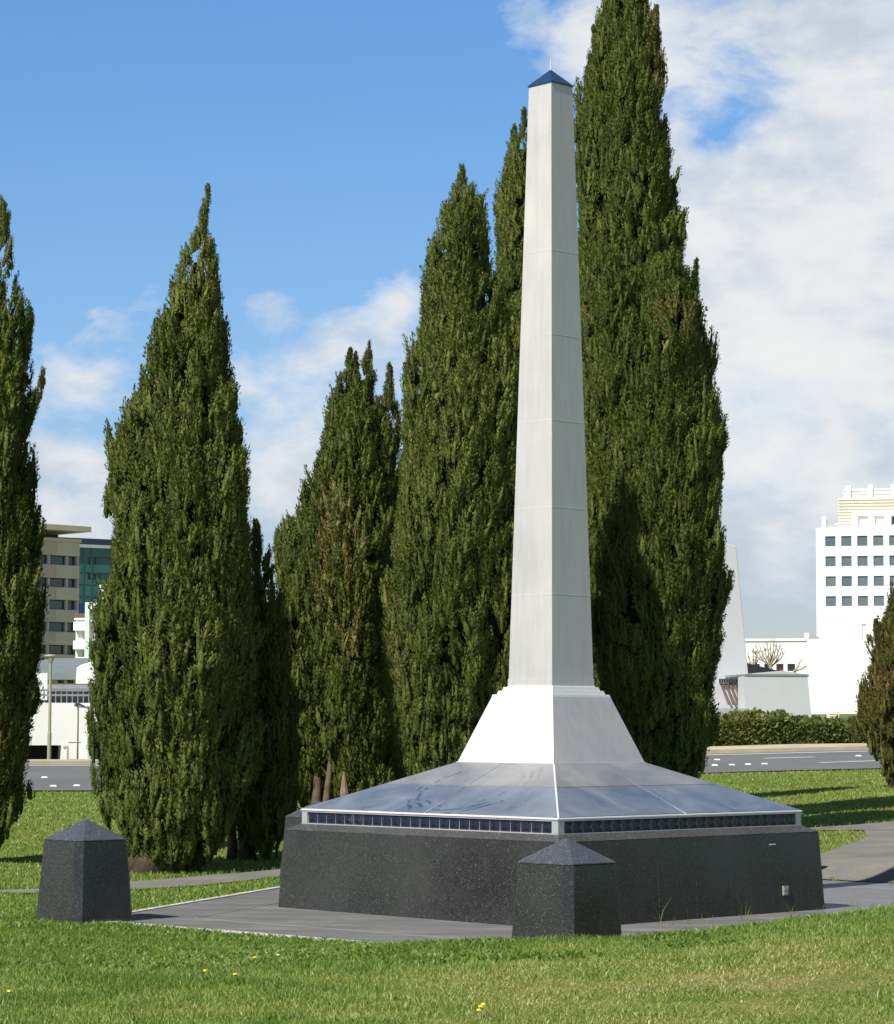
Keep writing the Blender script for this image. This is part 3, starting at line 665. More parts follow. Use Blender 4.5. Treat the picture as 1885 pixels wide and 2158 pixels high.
conifer('cypress_tree', 'tallest cypress, its ragged top cut off by the top of the picture', 45.5, [
    [(-60, 1240, 1262), (-10, 1224, 1284), (40, 1214, 1298), (100, 1198, 1316), (150, 1182, 1322), (200, 1174, 1328), (260, 1163, 1331), (320, 1160, 1343), (400, 1157, 1353), (480, 1154, 1360), (560, 1152, 1368), (700, 1152, 1378), (900, 1152, 1382), (1100, 1152, 1378), (1300, 1162, 1370), (1450, 1182, 1350), (1550, 1215, 1310)],
    [(56, 1187, 1195), (90, 1182, 1205), (130, 1178, 1225), (200, 1175, 1240)], [(-12, 1286, 1292), (30, 1276, 1312), (80, 1272, 1322), (140, 1265, 1324)], [(14, 1314, 1318), (50, 1306, 1322), (90, 1300, 1324)]], group=GC, seed=7, tbias=.02, scale=.98)
conifer('cypress_tree', 'wide cypress at the right of the obelisk shaft with a rounded shoulder', 42.5, [
    [(503, 1343, 1353), (530, 1312, 1373), (570, 1275, 1394), (620, 1244, 1411), (700, 1222, 1427), (800, 1203, 1432), (900, 1192, 1437), (1000, 1186, 1441), (1100, 1182, 1447), (1200, 1182, 1455), (1300, 1187, 1453), (1400, 1202, 1442), (1480, 1228, 1426), (1535, 1265, 1414), (1565, 1305, 1398)],
    [(525, 1391, 1398), (545, 1388, 1400), (600, 1375, 1405)],
    [(490, 1195, 1215), (530, 1180, 1260), (600, 1172, 1290), (750, 1170, 1300), (950, 1172, 1300), (1200, 1178, 1290), (1400, 1200, 1300)]], stems=[(X(1345, 42.5), 0, .28, 0)], group=GC, seed=8, tbias=.0, scale=.92)
conifer('conifer_tree', 'bronze brown conifer cut off by the right edge, on a short bare trunk', 57.0, [
    [(1205, 1900, 1912), (1251, 1882, 1930), (1300, 1864, 1950), (1358, 1835, 1978), (1419, 1822, 1992), (1444, 1809, 2003), (1497, 1801, 2010), (1524, 1808, 2005), (1546, 1822, 1990), (1575, 1842, 1970), (1600, 1858, 1952), (1622, 1860, 1950), (1635, 1872, 1940)],
    [(1308, 1845, 1849), (1330, 1838, 1860), (1370, 1835, 1880)]], px=1.0, mat_=M_brown, scale=1.1, seed=9, tbias=.12, stems=[((1886-CX)/FPX*57, 0, .12, .1)])
# torn stub beside the many-stemmed cypress
tb = hit(735, 1690); m_ = MB(); q = at(733, 1685, 40.6); gz = float(terrain(np.array([q[0]]), np.array([40.6]))[0])
st = empty('broken_stump', (q[0], 40.6, gz), 0, 'pale torn tree stump with splintered end at the foot of the cypresses', 'stump')
MB().tube([(0, 0, -.1), (-.02, 0, .4), (-.05, 0, q[2]-gz+.1), (-.06, 0, q[2]-gz+.42)], [.11, .095, .075, .015], 9).build('stem', M_torn, st)
for a_ in (-.5, -.9, .35): MB().tube([(0, 0, .3), (a_*.35, -.05, .42), (a_*.5, -.07, .36+abs(a_)*.2)], [.035, .02, .004], 6).build('splinter', M_torn, st)

# ---------------------------------------------------------------- leafy hedge beyond the road
def hedge():
    Y0 = 83.2; root = empty('hedge', (9, Y0+2.5, 1.2), 0, 'long clipped olive green hedge along the far side of the road', 'hedge')
    off = np.array(root.location); g = np.random.default_rng(5); N = 52000
    x = 5+g.random(N)*12.5; yc = Y0+.26*x*.9; gz = terrain(x, yc)
    top = np.interp(x, [5, 8.5, 10.4, 12.5, 15, 18], [1.0, 1.0, 1.12, .86, .80, .8])+(fbm(x*1.9, x*0+3, 0, 8)-.5)*.42
    th = g.random(N)*math.pi*1.1-.15; bump_ = (fbm(x*1.4, th*2.0, 0, 9)-.5)*.5
    yy = yc-np.cos(th)*(.75+bump_*.6)+.8; zz = gz+np.clip(np.sin(np.clip(th, 0, math.pi))**.6, 0, 1)*top*(1+.15*bump_)*g.random(N)**.12
    lowf = g.random(N) < .35; zz = np.where(lowf, gz+g.random(N)*top*.8, zz); yy = np.where(lowf, yc+.05+bump_*.4+.08*g.random(N), yy)
    p = np.stack([x, yy, zz], -1); d = unit(g.standard_normal((N, 3))+np.array([0, -.3, .8])); nr = unit(g.standard_normal((N, 3))*.6+np.array([0, -.8, .5]))
    L = (.07+.08*g.random(N)+.12*(g.random(N) < .04))[:, None]; w = unit(np.cross(d, nr))*L*.3
    V = np.stack([p, p+d*L*.5+w, p+d*L, p+d*L*.5-w], 1).reshape(-1, 3)
    t = np.clip(.45+(fbm(x*.9, zz*1.2, 0, 12)-.5)*.8+.15*g.standard_normal(N), 0, 1)
    np_mesh('foliage', V-off, np.arange(4*N).reshape(-1, 4), M_hedge, root, np.repeat(t, 4))
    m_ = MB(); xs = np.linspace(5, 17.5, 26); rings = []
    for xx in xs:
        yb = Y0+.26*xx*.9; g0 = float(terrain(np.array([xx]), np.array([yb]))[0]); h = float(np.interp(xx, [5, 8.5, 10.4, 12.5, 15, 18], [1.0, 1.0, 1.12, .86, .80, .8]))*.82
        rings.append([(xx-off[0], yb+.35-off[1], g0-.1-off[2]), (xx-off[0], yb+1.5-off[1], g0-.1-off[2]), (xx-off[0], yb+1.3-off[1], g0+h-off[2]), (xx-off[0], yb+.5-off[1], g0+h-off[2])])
    m_.rings(rings).build('shade_core', M_core, root)  # dark box behind the leaves, inner shade painted as its colour
hedge()

# ---------------------------------------------------------------- buildings
class Facade:
    """vertical plane through pixel column u0 at depth Y0, local x running along it; local y points away from the viewer"""
    def __init__(s, name, u0, Y0, yaw, label):
        p = at(u0, 1529, Y0); s.O = p[:2]; s.yaw = yaw; s.a = np.array([math.cos(yaw), math.sin(yaw)]); s.n = np.array([-math.sin(yaw), math.cos(yaw)])
        s.root = empty(name, (p[0], p[1], 0), yaw, label, 'building')
    def px(s, u, v, dep=0.0):
        d = ray(u, v); O = s.O+s.n*dep; t = (O@s.n)/(d[:2]@s.n); P_ = d*t; return float((P_[:2]-s.O)@s.a), float(EYE+P_[2])
    def S(s, u, v=1400, dep=0.0): return s.px(u, v, dep)[0]
    def Z(s, v, u, dep=0.0): return s.px(u, v, dep)[1]
def facade(mb, s0, s1, z0, z1, holes, y=0.0, rev=.25, back=None):
    xs = sorted({s0, s1, *[h[0] for h in holes], *[h[1] for h in holes]}); zs = sorted({z0, z1, *[h[2] for h in holes], *[h[3] for h in holes]})
    for i in range(len(xs)-1):
        for j in range(len(zs)-1):
            xm, zm = (xs[i]+xs[i+1])/2, (zs[j]+zs[j+1])/2
            if not any(h[0] < xm < h[1] and h[2] < zm < h[3] for h in holes):
                mb.quad((xs[i], y, zs[j]), (xs[i+1], y, zs[j]), (xs[i+1], y, zs[j+1]), (xs[i], y, zs[j+1]))
    for a, b, c, d in holes:
        mb.quad((a, y, c), (a, y+rev, c), (a, y+rev, d), (a, y, d)); mb.quad((b, y, c), (b, y, d), (b, y+rev, d), (b, y+rev, c))
        mb.quad((a, y, c), (b, y, c), (b, y+rev, c), (a, y+rev, c)); mb.quad((a, y, d), (a, y+rev, d), (b, y+rev, d), (b, y, d))
    if back is not None:
        mb.quad((s0, y, z0), (s0, y, z1), (s0, back, z1), (s0, back, z0)); mb.quad((s1, y, z0), (s1, back, z0), (s1, back, z1), (s1, y, z1))
        mb.quad((s0, y, z1), (s1, y, z1), (s1, back, z1), (s0, back, z1)); mb.quad((s0, back, z0), (s0, back, z1), (s1, back, z1), (s1, back, z0))
def window(root, a, b, c, d, y, mat_g, frame=None, fw=.08, cross=False):
    w_ = MB().box(a-.01, b+.01, y, y+.06, c-.01, d+.01).build('window', mat_g, root)
    if frame:
        f = MB()
        f.box(a, b, y-.05, y-.003, c, c+fw); f.box(a, b, y-.05, y-.003, d-fw, d); f.box(a, a+fw, y-.05, y-.003, c+fw, d-fw); f.box(b-fw, b, y-.05, y-.003, c+fw, d-fw)
        if cross: f.box((a+b)/2-fw/2, (a+b)/2+fw/2, y-.045, y-.004, c+fw, d-fw)
        f.build('frame', frame, w_)
    return w_
# --- white office block, right
B = Facade('white_office_building', 1724, 170, R(-15), 'white office block with a grid of square windows and cream rooftop floor')
r0 = B.root; S0, S1 = 0.0, B.S(2060); zt = B.Z(1112.6, 1724); zb = -1
holes = []
for i in range(8):
    ua = 1742.3+33.85*i; ub = ua+21.8
    for vt in (1130, 1172.3, 1214.5, 1256.3):
        uu = min(ua, 2040); slope = -.019*(ua-1742)
        holes.append((B.S(ua), B.S(ub), B.Z(vt+21.7, 1742), B.Z(vt, 1742)))
h2 = (B.S(1817), B.S(1828), B.Z(1343, 1817), B.Z(1314, 1817)); h3 = (B.S(1818), B.S(1840), B.Z(1393, 1817), B.Z(1370, 1817))
m_ = MB(); facade(m_, S0, S1, zb, zt, holes+[h2, h3], 0, .10, 16); m_.build('wall', M_white, r0)
for h in holes+[h3]: window(r0, *h, .09, random.choice((M_glass2, M_glass2, M_glass3, M_glass4)))
MB().box(h2[0]-.02, h2[1]+.02, .15, .2, h2[2], h2[3]).build('louvre', M_cream, r0)
m_ = MB(); sa, sb = B.S(1736), B.S(1771)
for k in range(9):
    zz = B.Z(1346-k*6.2, 1740); m_.box(sa, (sb if k < 7 else B.S(1862)), -.05, -.003, zz-.06, zz+.06)
m_.build('siding', M_warmwhite, r0)
# penthouse
pz0, pz1 = zt+.002, B.Z(1049.7, 1768, 3); ps0 = B.S(1768.4, 1080, 3)
ph = MB().box(ps0, S1, 3, 14, pz0, pz1).build('penthouse', M_cream, r0)
sd = MB()
for k in range(11):
    zz = pz0+(pz1-pz0)*(k+.5)/11; sd.box(ps0, S1, 2.93, 2.997, zz-.05, zz+.05)
sd.build('cladding_rib', M_cream2, ph)
wa, wz1 = B.S(1796, 1080, 2.4), B.Z(1076, 1796, 2.4); hs = []
for i in range(7):
    u = 1809+34.3*i; hs.append((B.S(u, 1090, 2.4), B.S(u+21, 1090, 2.4), B.Z(1108.5, 1810, 2.4), B.Z(1087, 1810, 2.4)))
m_ = MB(); facade(m_, wa, S1, pz0, wz1, hs, 2.4, .3, 2.9); m_.build('penthouse_frame', M_white, r0)
for i, h in enumerate(hs):
    if i < 2:
        l_ = MB().box(h[0]-.02, h[1]+.02, 2.68, 2.75, h[2], h[3])
        for k in range(5):
            zz = h[2]+(h[3]-h[2])*(k+.5)/5; l_.box(h[0], h[1], 2.6, 2.679, zz-.09, zz+.05)
        l_.build('louvre', M_cream, r0)
    else: window(r0, *h, 2.66, M_glass, M_white, .07, True)
ra, rz = B.S(1779, 1040, 3.4), B.Z(1031, 1779, 3.4)
p_ = MB().box(ra, S1, 3.4, 3.5, pz1+.002, rz-.1).build('roof_screen', M_white, r0)
m_ = MB().box(ra, S1, 3.34, 3.397, rz-.12, rz); m_.box(ra, S1, 3.34, 3.397, (rz+pz1)/2-.05, (rz+pz1)/2+.05)
for u in (1789, 1836, 1884, 1930, 1980): s = B.S(u, 1040, 3.4); m_.box(s-.16, s+.16, 3.25, 3.33, pz1+.004, rz+.25)
m_.build('screen_post', M_white, p_)
s = B.S(1730.6, 1100); MB().box(s, s+.28*1.0, .6, .9, zt+.002, B.Z(1087, 1731)).build('chimney', M_white, r0)
s2 = B.S(1739, 1100, .6); m_ = MB(); m_.add([(s2, .7, zt), (s2+1.15, .7, zt), (s2, .7, zt+.62), (s2, .85, zt), (s2+1.15, .85, zt), (s2, .85, zt+.62)], [(0, 1, 2), (5, 4, 3), (0, 2, 5, 3), (1, 4, 5, 2)]); m_.build('roof_brace', M_roofpale, r0)
MB().box(s2, B.S(1768, 1100, .6), .9, .95, zt+.25, zt+.33).build('roof_rail', M_white, r0)
# low wing
wa = B.S(1540, 1400, -4); wz = B.Z(1347, 1640, -4); hs = []
for a, b in ((1589, 1602), (1611, 1628), (1636.5, 1652), (1660, 1676.5)): hs.append((B.S(a, 1405, -4), B.S(b, 1405, -4), B.Z(1414.5, 1640, -4), B.Z(1399, 1640, -4)))
m_ = MB(); facade(m_, wa, S1, zb, wz, hs, -4, .4, -.01); wing = m_.build('low_wing', M_white, r0)
for h in hs: window(r0, *h, -3.65, M_rust if h is not hs[3] else M_glass)
MB().box(wa, B.S(1700, 1347, -4), -4.08, -4.002, wz-.12, wz+.03).build('roof_edge', M_warmwhite, r0)
MB().box(B.S(1694, 1347, -4), B.S(1704, 1347, -4), -3.5, -2.8, wz+.002, wz+.4).build('roof_vent', M_white, r0)
MB().box(B.S(1706, 1350, -4), B.S(1724, 1350, -4), -3.6, -3.0, wz+.002, wz+.16).build('roof_duct', M_steel, r0)
# --- cream plant box
q = at(1745, 1515, 110); q2 = at(1767, 1499, 110); cb = empty('plant_cabinet', ((q[0]+q2[0])/2, 110, q[2]-.5), 0, 'small cream louvred cabinet standing beyond the hedge', 'cabinet')
w_ = (q2[0]-q[0])/2; h_ = q2[2]-q[2]+.5; MB().box(-w_, w_, -.3, .3, 0, h_).build('body', M_cream, cb)
l_ = MB()
for k in range(6): l_.box(-w_*.9, w_*.5, -.33, -.301, h_*(.3+.11*k), h_*(.3+.11*k)+.03)
l_.build('louvre', M_beige2, cb); MB().box(w_*.62, w_*.98, -.34, -.302, h_*.2, h_*.97).build('door', M_beige, cb)
# --- grey chapel with tapered tower
Cc = Facade('grey_chapel', 1556, 120, R(7), 'pale grey chapel with a tall tapering slab tower and a low tapered hall')
r0 = Cc.root
def P3(u, v, dep): s, z = Cc.px(u, v, dep); return (s, dep, z)
f_ = [P3(1470, 1455, 4), P3(1577.5, 1425, 4), P3(1552, 1151, 4), P3(1500, 1137, 4)]; f_[0] = (f_[0][0], 4, -1); f_[1] = (f_[1][0]+.5, 4, -1)
MB().hexa([(x, y, z) for x, y, z in f_], [(x+(.0 if i in (0, 3) else .08), y+2.2, z) for i, (x, y, z) in enumerate(f_)]).build('tower', M_grey, r0, .03)
zc = Cc.Z(1512, 1640)-1.2; fz0 = P3(1567, 1425.5, 0)[2]
hallf = [P3(1567, 1425.5, 0), (P3(1703, 1426, 0)[0], 0, fz0), P3(1712.5, 1512, 0), P3(1572.5, 1512, 0)]
bk = [P3(1556, 1425.5, 1.5), P3(1703, 1426, 1.5), P3(1712.5, 1512, 1.5), P3(1556, 1512, 1.5)]
bl = [(hallf[3][0]+.08, 0, zc), (hallf[2][0]+.08, 0, zc), (hallf[2][0]+.08, 1.5, zc), (bk[3][0], 1.5, zc)]
tl_ = [hallf[0], hallf[1], (hallf[1][0], 1.5, fz0), (bk[0][0], 1.5, fz0)]
MB().hexa(bl, tl_).build('front_wall', M_grey, r0)
MB().hexa([(bl[3][0]+.3, 1.505, zc), (bl[2][0]-.1, 1.505, zc), (bl[2][0]-.1, 9, zc), (bl[3][0]+.3, 9, zc)], [(bk[0][0]+.3, 1.505, fz0-.02), (hallf[1][0]-.1, 1.505, fz0-.02), (hallf[1][0]-.1, 9, fz0-.02), (bk[0][0]+.3, 9, fz0-.02)]).build('hall', M_grey, r0)
s0_ = bk[0][0]
fz = hallf[0][2]
rf_ = MB().hexa([(s0_-.03, -.02, fz+.003), (hallf[1][0]+.06, -.02, fz+.003), (hallf[1][0]+.06, 9.1, fz+.003), (s0_-.03, 9.1, fz+.003)], [(s0_-.03, -.02, fz+.10), (hallf[1][0]+.06, -.02, fz+.10), (hallf[1][0]+.06, 9.1, fz+.10), (s0_-.03, 9.1, fz+.10)]).build('fascia', M_roofgrey, r0)
pk = P3(1648, 1413.5, 6); MB().add([(s0_, -.015, fz+.104), (hallf[1][0], -.015, fz+.104), (hallf[1][0], 9, fz+.104), (s0_, 9, fz+.104), pk], [(0, 1, 4), (1, 2, 4), (2, 3, 4), (3, 0, 4), (0, 3, 2, 1)]).build('roof', M_roofpale, r0)
a1, a2, a3, a4 = P3(1577, 1398, 12), P3(1643, 1414, 12), P3(1643, 1420, 12), P3(1577, 1420, 12)
MB().hexa([a4, a3, (a3[0], 16, a3[2]), (a4[0], 16, a4[2])], [a1, a2, (a2[0], 16, a2[2]), (a1[0], 16, a1[2])]).build('rear_roof', M_darkroof, r0)
# ribbed sloping glazing left of the hall
q0, q1 = P3(1480, 1440, 2.5), P3(1556, 1440, 2.5); q2, q3 = P3(1480, 1495, -.5), P3(1556, 1495, -.5)
MB().hexa([(q0[0], 2.5, zc), (q1[0]-.02, 2.5, zc), (q1[0]-.02, 4-.01, zc), (q0[0], 4-.01, zc)], [q0, (q1[0]-.02, 2.5, q1[2]), (q1[0]-.02, 4-.01, q1[2]), (q0[0], 4-.01, q0[2])]).build('lower_wall', M_grey, r0)
m_ = MB()
for u in (1520, 1530, 1539, 1548): m_.tube([P3(u, 1441, 2.45), P3(u+16, 1485, 1.6)], .045, 4)
m_.build('sloping_rib', M_rust, r0)
m_ = MB()
for u in range(1518, 1556, 5): x_, _, z_ = P3(u, 1436, 2.4); m_.box(x_-.03, x_+.03, 2.3, 2.49, z_-.08, z_+.12)
m_.build('eave_bracket', M_darkroof, r0)
MB().box(P3(1505, 1500, -.4)[0], s0_-.01, -.4, 2.4, zc, P3(1520, 1493, -.4)[2]).build('plinth_wall', M_roofpale, r0)
# low grey boundary wall behind the hedge
q = at(1500, 1512, 100); q2 = at(1900, 1514, 104)
lw = empty('boundary_wall', (q[0], q[1], 0), math.atan2(q2[1]-q[1], q2[0]-q[0]), 'low grey boundary wall running behind the hedge', 'wall'); L_ = math.hypot(q2[1]-q[1], q2[0]-q[0])
MB().box(0, L_, 0, .3, .5, q[2]-.12).build('wall', M_roofpale, lw); MB().box(-.02, L_+.02, -.05, .35, q[2]-.118, q[2]).build('wall_cap', M_roofgrey, lw)
# --- bare trees in front of the white wing
def bare_tree(u, Y, vb, vt, wpx, seed, label, n=9, tilt=0):
    rr = random.Random(seed); b_ = at(u, vb, Y); t_ = at(u, vt, Y); H = t_[2]-b_[2]; wd = wpx/FPX*Y
    root = empty('bare_tree', (b_[0], Y, b_[2]-.8), 0, label, 'tree', 'leafless trees by the white wall')
    MB().tube([(0, 0, 0), (.02, 0, .9), (tilt*.2, 0, .9+H*.18)], [.10, .08, .06], 7).build('trunk', M_twig, root)
    br = MB()
    for i in range(n):
        ex = (i/(n-1)*2-1)*wd*.5+rr.uniform(-.1, .1)+tilt; ez = .8+H*(.98-.35*abs(i/(n-1)*2-1)**2)*rr.uniform(.86, 1.0); ey = rr.uniform(-.6, .6)
        p0 = Vector((tilt*.15, 0, .8+H*rr.uniform(.02, .2))); p3 = Vector((ex, ey, ez)); pm = p0.lerp(p3, .5)+Vector((ex*.10, 0, -H*.03))
        br.tube([p0, pm, p3], [.05, .032, .012], 5)
        for k in range(6):
            f = rr.uniform(.3, .92); s = p0.lerp(p3, f)+Vector((ex*.05, 0, 0)); e = s+Vector((rr.uniform(-.35, .35)+ex*.08, rr.uniform(-.3, .3), rr.uniform(.25, .6)))*(H*.22)
            br.tube([s, s.lerp(e, .5)+Vector((rr.uniform(-.05, .05), 0, 0)), e], [.022, .015, .007], 4)
    br.build('branches', M_twig, root)
bare_tree(1625, 140, 1412, 1340, 78, 3, 'larger leafless tree with fanned twigs before the white wing', 11)
bare_tree(1588, 138, 1414, 1362, 34, 4, 'smaller leafless tree right against the chapel tower', 6)
bare_tree(1672, 139, 1422, 1388, 22, 6, 'thin leaning leafless sapling beside the dark square window', 3, .5)

# --- beige office tower, left
B = Facade('beige_office_tower', 162, 150, R(44), 'beige concrete office tower with ribbon windows and a flat roof canopy')
r0 = B.root; sL = -22.0; U = 158; zc = lambda y: B.Z(1080+y*.195, 160)
bands = [(325, 475), (575, 718), (815, 952), (1055, 1192), (1295, 1438), (1538, 1700)]
zbot = -1
m_ = MB(); hs = []
win = [(475, 575), (718, 815), (952, 1055), (1192, 1295), (1438, 1538)]
for a, b in win: hs.append((sL, -.12, zc(b), zc(a)))
m_ = MB(); facade(m_, sL-.01, 0, zbot, zc(325), hs, 0, .3, 14); m_.build('wall', M_beige, r0)
m_ = MB()
for a, b in bands: m_.box(-1.6, .015, -.02, 6, zc(min(b, 1800))+.01, zc(a)-.01)
m_.build('corner_panel', M_beige2, r0)
m_ = MB(); m_.box(sL, .08, -.12, 13.9, zc(325)+.002, zc(318)+.15); m_.build('parapet', M_beige2, r0)
pitch_ = B.S(160)-B.S(134.5)
for h in hs:
    s = -.12; k = 0
    while s > -10:
        wdt = .64 if k == 0 else 1.26
        w_ = window(r0, s-wdt, s-.07, h[2]+.05, h[3]-.05, .27, M_glass if not (k == 3 and h is hs[4]) else M_brownpane)
        MB().box(s-wdt-.065, s-wdt+.035, .06, .268, h[2]+.01, h[3]-.01).build('mullion', M_beige2, w_)
        s -= wdt; k += 1
MB().box(sL, B.S(123, 1130, 2.5), 2.5, 12, zc(318)+.16, B.Z(1080+222*.195, 125, 2.5)).build('attic', M_dark, r0)
za = B.Z(1080+205*.195, 163, -.6); MB().box(sL, .25, -.8, 12, za, B.Z(1080+148*.195, 163, -.6)).build('roof_canopy', M_beige2, r0)
# --- teal block behind
B = Facade('teal_glass_building', 235, 200, R(34), 'teal glass clad building with a dark navy roof storey'); r0 = B.root
T_ = lambda x, y: B.px(50+x*.195, 1080+y*.195)
sa = T_(330, 700)[0]; sb = T_(1300, 700)[0]; zt = T_(740, 385)[1]; zb_ = T_(620, 985)[1]
hs = []
for x0, x1, y0, y1 in ((690, 785, 478, 560), (790, 1010, 478, 560), (690, 785, 645, 732), (790, 1010, 645, 732)):
    s0_, z1_ = T_(x0, y0); s1_, z0_ = T_(x1, y1); hs.append((s0_, s1_, z0_, z1_))
m_ = MB(); facade(m_, sa, sb, zb_, zt, hs, 0, .2, 14); m_.build('wall', M_teal, r0)
for h in hs: window(r0, *h, .18, M_teal2, M_teal, .12)
m_ = MB()
for y in (470, 640, 770, 900): z_ = T_(640, y)[1]; m_.box(sa, sb, -.03, -.002, z_-.04, z_+.04)
for x in (640, 730, 1000): s_ = T_(x, 700)[0]; m_.box(s_-.04, s_+.04, -.045, -.031, zb_, zt)
m_.build('joint', M_teal2, r0)
MB().box(sa, sb, -.3, 14, zt+.002, T_(740, 352)[1]).build('cornice', M_grey, r0)
MB().box(sa, sb, .5, 13, T_(740, 352)[1]+.002, T_(740, 277)[1]).build('roof_storey', M_navy, r0)
m_ = MB(); m_.box(T_(540, 985)[0], T_(672, 985)[0], -.1, 2, T_(620, 1100)[1]-6, zb_-.003); m_.build('blue_panel', M_blue, r0)
m_ = MB(); m_.box(sa, sb, .2, 13.5, -1, zb_-.004); m_.build('lower_wall', M_navy, r0)
# --- white and mint apartment building
B = Facade('white_mint_building', 160, 125, R(-16), 'white apartment building with pale mint pilaster and balconies'); r0 = B.root
T_ = lambda x, y: B.px(50+x*.195, 1080+y*.195)
s0 = T_(540, 1300)[0]; s1 = T_(668, 1300)[0]; s2 = T_(716, 1300)[0]; s3 = T_(1000, 1300)[0]; zb_ = -1
z = lambda y: T_(690, y)[1]
hl = [(T_(612, 1320)[0], T_(662, 1320)[0], z(1372), z(1282)), (T_(612, 1520)[0], T_(662, 1520)[0], z(1562), z(1486))]
m_ = MB(); facade(m_, s0, s1, zb_, z(1095), hl, .25, .35, 9); m_.build('wall', M_white, r0)
for h in hl: window(r0, *h, .5, M_glass2, M_white, .09, True)
hr = [(s2+.15, T_(812, 1100)[0], z(1162), z(1048)), (s2+.15, T_(790, 1300)[0], z(1372), z(1280)), (s2+.15, T_(790, 1500)[0], z(1575), z(1482)), (T_(840, 1100)[0], T_(930, 1100)[0], z(1162), z(1048)), (T_(840, 1300)[0], T_(930, 1300)[0], z(1372), z(1280))]
m_ = MB(); facade(m_, s2, s3, zb_, z(1046), hr, .2, .35, 9); m_.build('wall', M_white, r0)
for h in hr: window(r0, *h, .45, M_glass2, M_white, .09, True)
m_ = MB(); m_.box(s1+.002, s2-.002, -.1, 9, zb_, z(972)); m_.box(s2-.001, s3, -.1, 9, z(1044), z(972)); m_.build('pilaster', M_mint, r0)
MB().box(T_(708, 900)[0], s3, 1.2, 8.5, z(971), z(768)).build('upper_block', M_white, r0)
for y0, y1 in ((1180, 1275), (1385, 1478)): MB().box(s0, s1-.01, -.05, .247, z(y1), z(y0)).build('balcony_front', M_white, r0)
for y0, y1 in ((1165, 1180), (1372, 1385)): MB().box(s2+.01, s3, -.02, .197, z(y1), z(y0)).build('sill_band', M_white, r0)
m_ = MB()
for y in (1098, 1112, 1126): m_.box(s0, s1-.01, .10, .14, z(y)-.05, z(y)+.03)
m_.build('railing', M_rust, r0); MB().box(s0, s1-.01, .05, .24, z(1158), z(1140)).build('terrace_edge', M_warmwhite, r0)
# --- grey roofed hall with white gable
B = Facade('grey_roofed_hall', 90, 98, R(-6), 'low hall with a wide grey roof and a row of windows behind the car park'); r0 = B.root
T_ = lambda x, y: B.px(50+x*.1462, 1380+y*.1462)
s0 = T_(-400, 300)[0]; s1 = T_(800, 300)[0]; ze = T_(500, 262)[1]; zr = T_(500, 48)[1]; zb_ = T_(500, 440)[1]-1
hs = [(T_(x, 350)[0], T_(x+88, 350)[0], T_(x, 408)[1], T_(x, 300)[1]) for x in (-130, 10, 150, 432, 572, 712)]
m_ = MB(); facade(m_, s0, s1, zb_, ze, hs, .6, .2, 8); m_.build('wall', M_beige2, r0)
for h in hs: window(r0, *h, .75, M_glass, M_rust, .06)
MB().hexa([(s0, 0, ze-.25), (s1, 0, ze-.25), (s1, 9, ze-.25), (s0, 9, ze-.25)], [(s0, 0, ze), (s1, 0, ze), (s1+.9, 8, B.Z(1387, 135, 8)), (s0, 8, B.Z(1387, 135, 8))]).build('roof', M_roofgrey, r0)
g0 = [T_(806, 420), T_(822, 190), T_(880, 150), T_(1010, 112), T_(1100, 100), T_(1250, 130), T_(1300, 420)]
MB().hexa([(s, -.6, z_) for s, z_ in g0], [(s, -.1, z_) for s, z_ in g0]).build('gable', M_white, r0)
# --- car park with white wall
B = Facade('car_park', 66, 80.5, math.atan(.26), 'white walled car park with railings on its deck and a dark garage opening'); r0 = B.root
T_ = lambda x, y: B.px(50+x*.1462, 1380+y*.1462)
zt = T_(400, 692)[1]; s0 = T_(-900, 1000)[0]; s1 = T_(1700, 1000)[0]; zb_ = T_(400, 1640)[1]
op = (T_(-300, 1400)[0], T_(540, 1400)[0], T_(300, 1572)[1]-.05, T_(300, 1305)[1])
m_ = MB(); facade(m_, s0, s1, zb_-.3, zt, [op], 0, 1.5, 12); m_.build('wall', M_warmwhite, r0)
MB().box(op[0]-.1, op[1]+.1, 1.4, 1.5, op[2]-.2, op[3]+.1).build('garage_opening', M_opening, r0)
MB().box(op[0], op[1], .9, .96, op[2], op[3]).build('garage_shade_sheet', M_opening, r0)  # added dark sheet standing in for the shade within the opening
MB().box(op[1]+.05, T_(628, 1400)[0], -.03, -.002, op[3]-.06, op[3]).build('wall_joint', M_beige2, r0)
m_ = MB(); m_.box(T_(622, 1400)[0]-.02, T_(622, 1400)[0]+.02, -.025, -.003, op[2], op[3]-.07); m_.box(T_(640, 1250)[0], T_(820, 1250)[0], -.02, -.003, T_(640, 1256)[1], T_(640, 1252)[1]); m_.box(T_(640, 1500)[0], T_(960, 1500)[0], -.02, -.003, T_(640, 1504)[1], T_(640, 1499)[1]); m_.build('wall_joint', M_beige2, r0)
MB().box(T_(905, 1400)[0], T_(955, 1400)[0], -.25, -.003, T_(930, 1590)[1], T_(930, 1165)[1]).build('mint_column', M_mint, r0)
MB().box(T_(956, 1400)[0], T_(1100, 1400)[0], -.2, -.003, T_(930, 1590)[1], T_(930, 1140)[1]).build('side_door', M_dark, r0)
dk = MB().box(s0, s1, 4, 4.2, zt-.2, B.Z(1453, 130, 4)).build('rear_wall', M_dark, r0)
MB().box(s0, s1, 3.6, 4.4, B.Z(1452, 130, 4), B.Z(1443, 130, 4)).build('fascia', M_steel, r0)
rl = MB(); zr_ = B.Z(1465, 130, .4); zr2 = B.Z(1455, 130, .4)
for zq in (zr_, zr2): rl.box(s0, s1, .38, .42, zq-.03, zq+.03)
k = s0
while k < s1: rl.box(k-.012, k+.012, .385, .415, zt+.001, zr2-.03); k += .17
rl.build('railing', M_steel, r0)
k = s0+.5
while k < s1: MB().box(k-.05, k+.05, 2.0, 2.1, zt+.001, B.Z(1452, 130, 2)).build('deck_post', M_steel, r0); k += 1.9
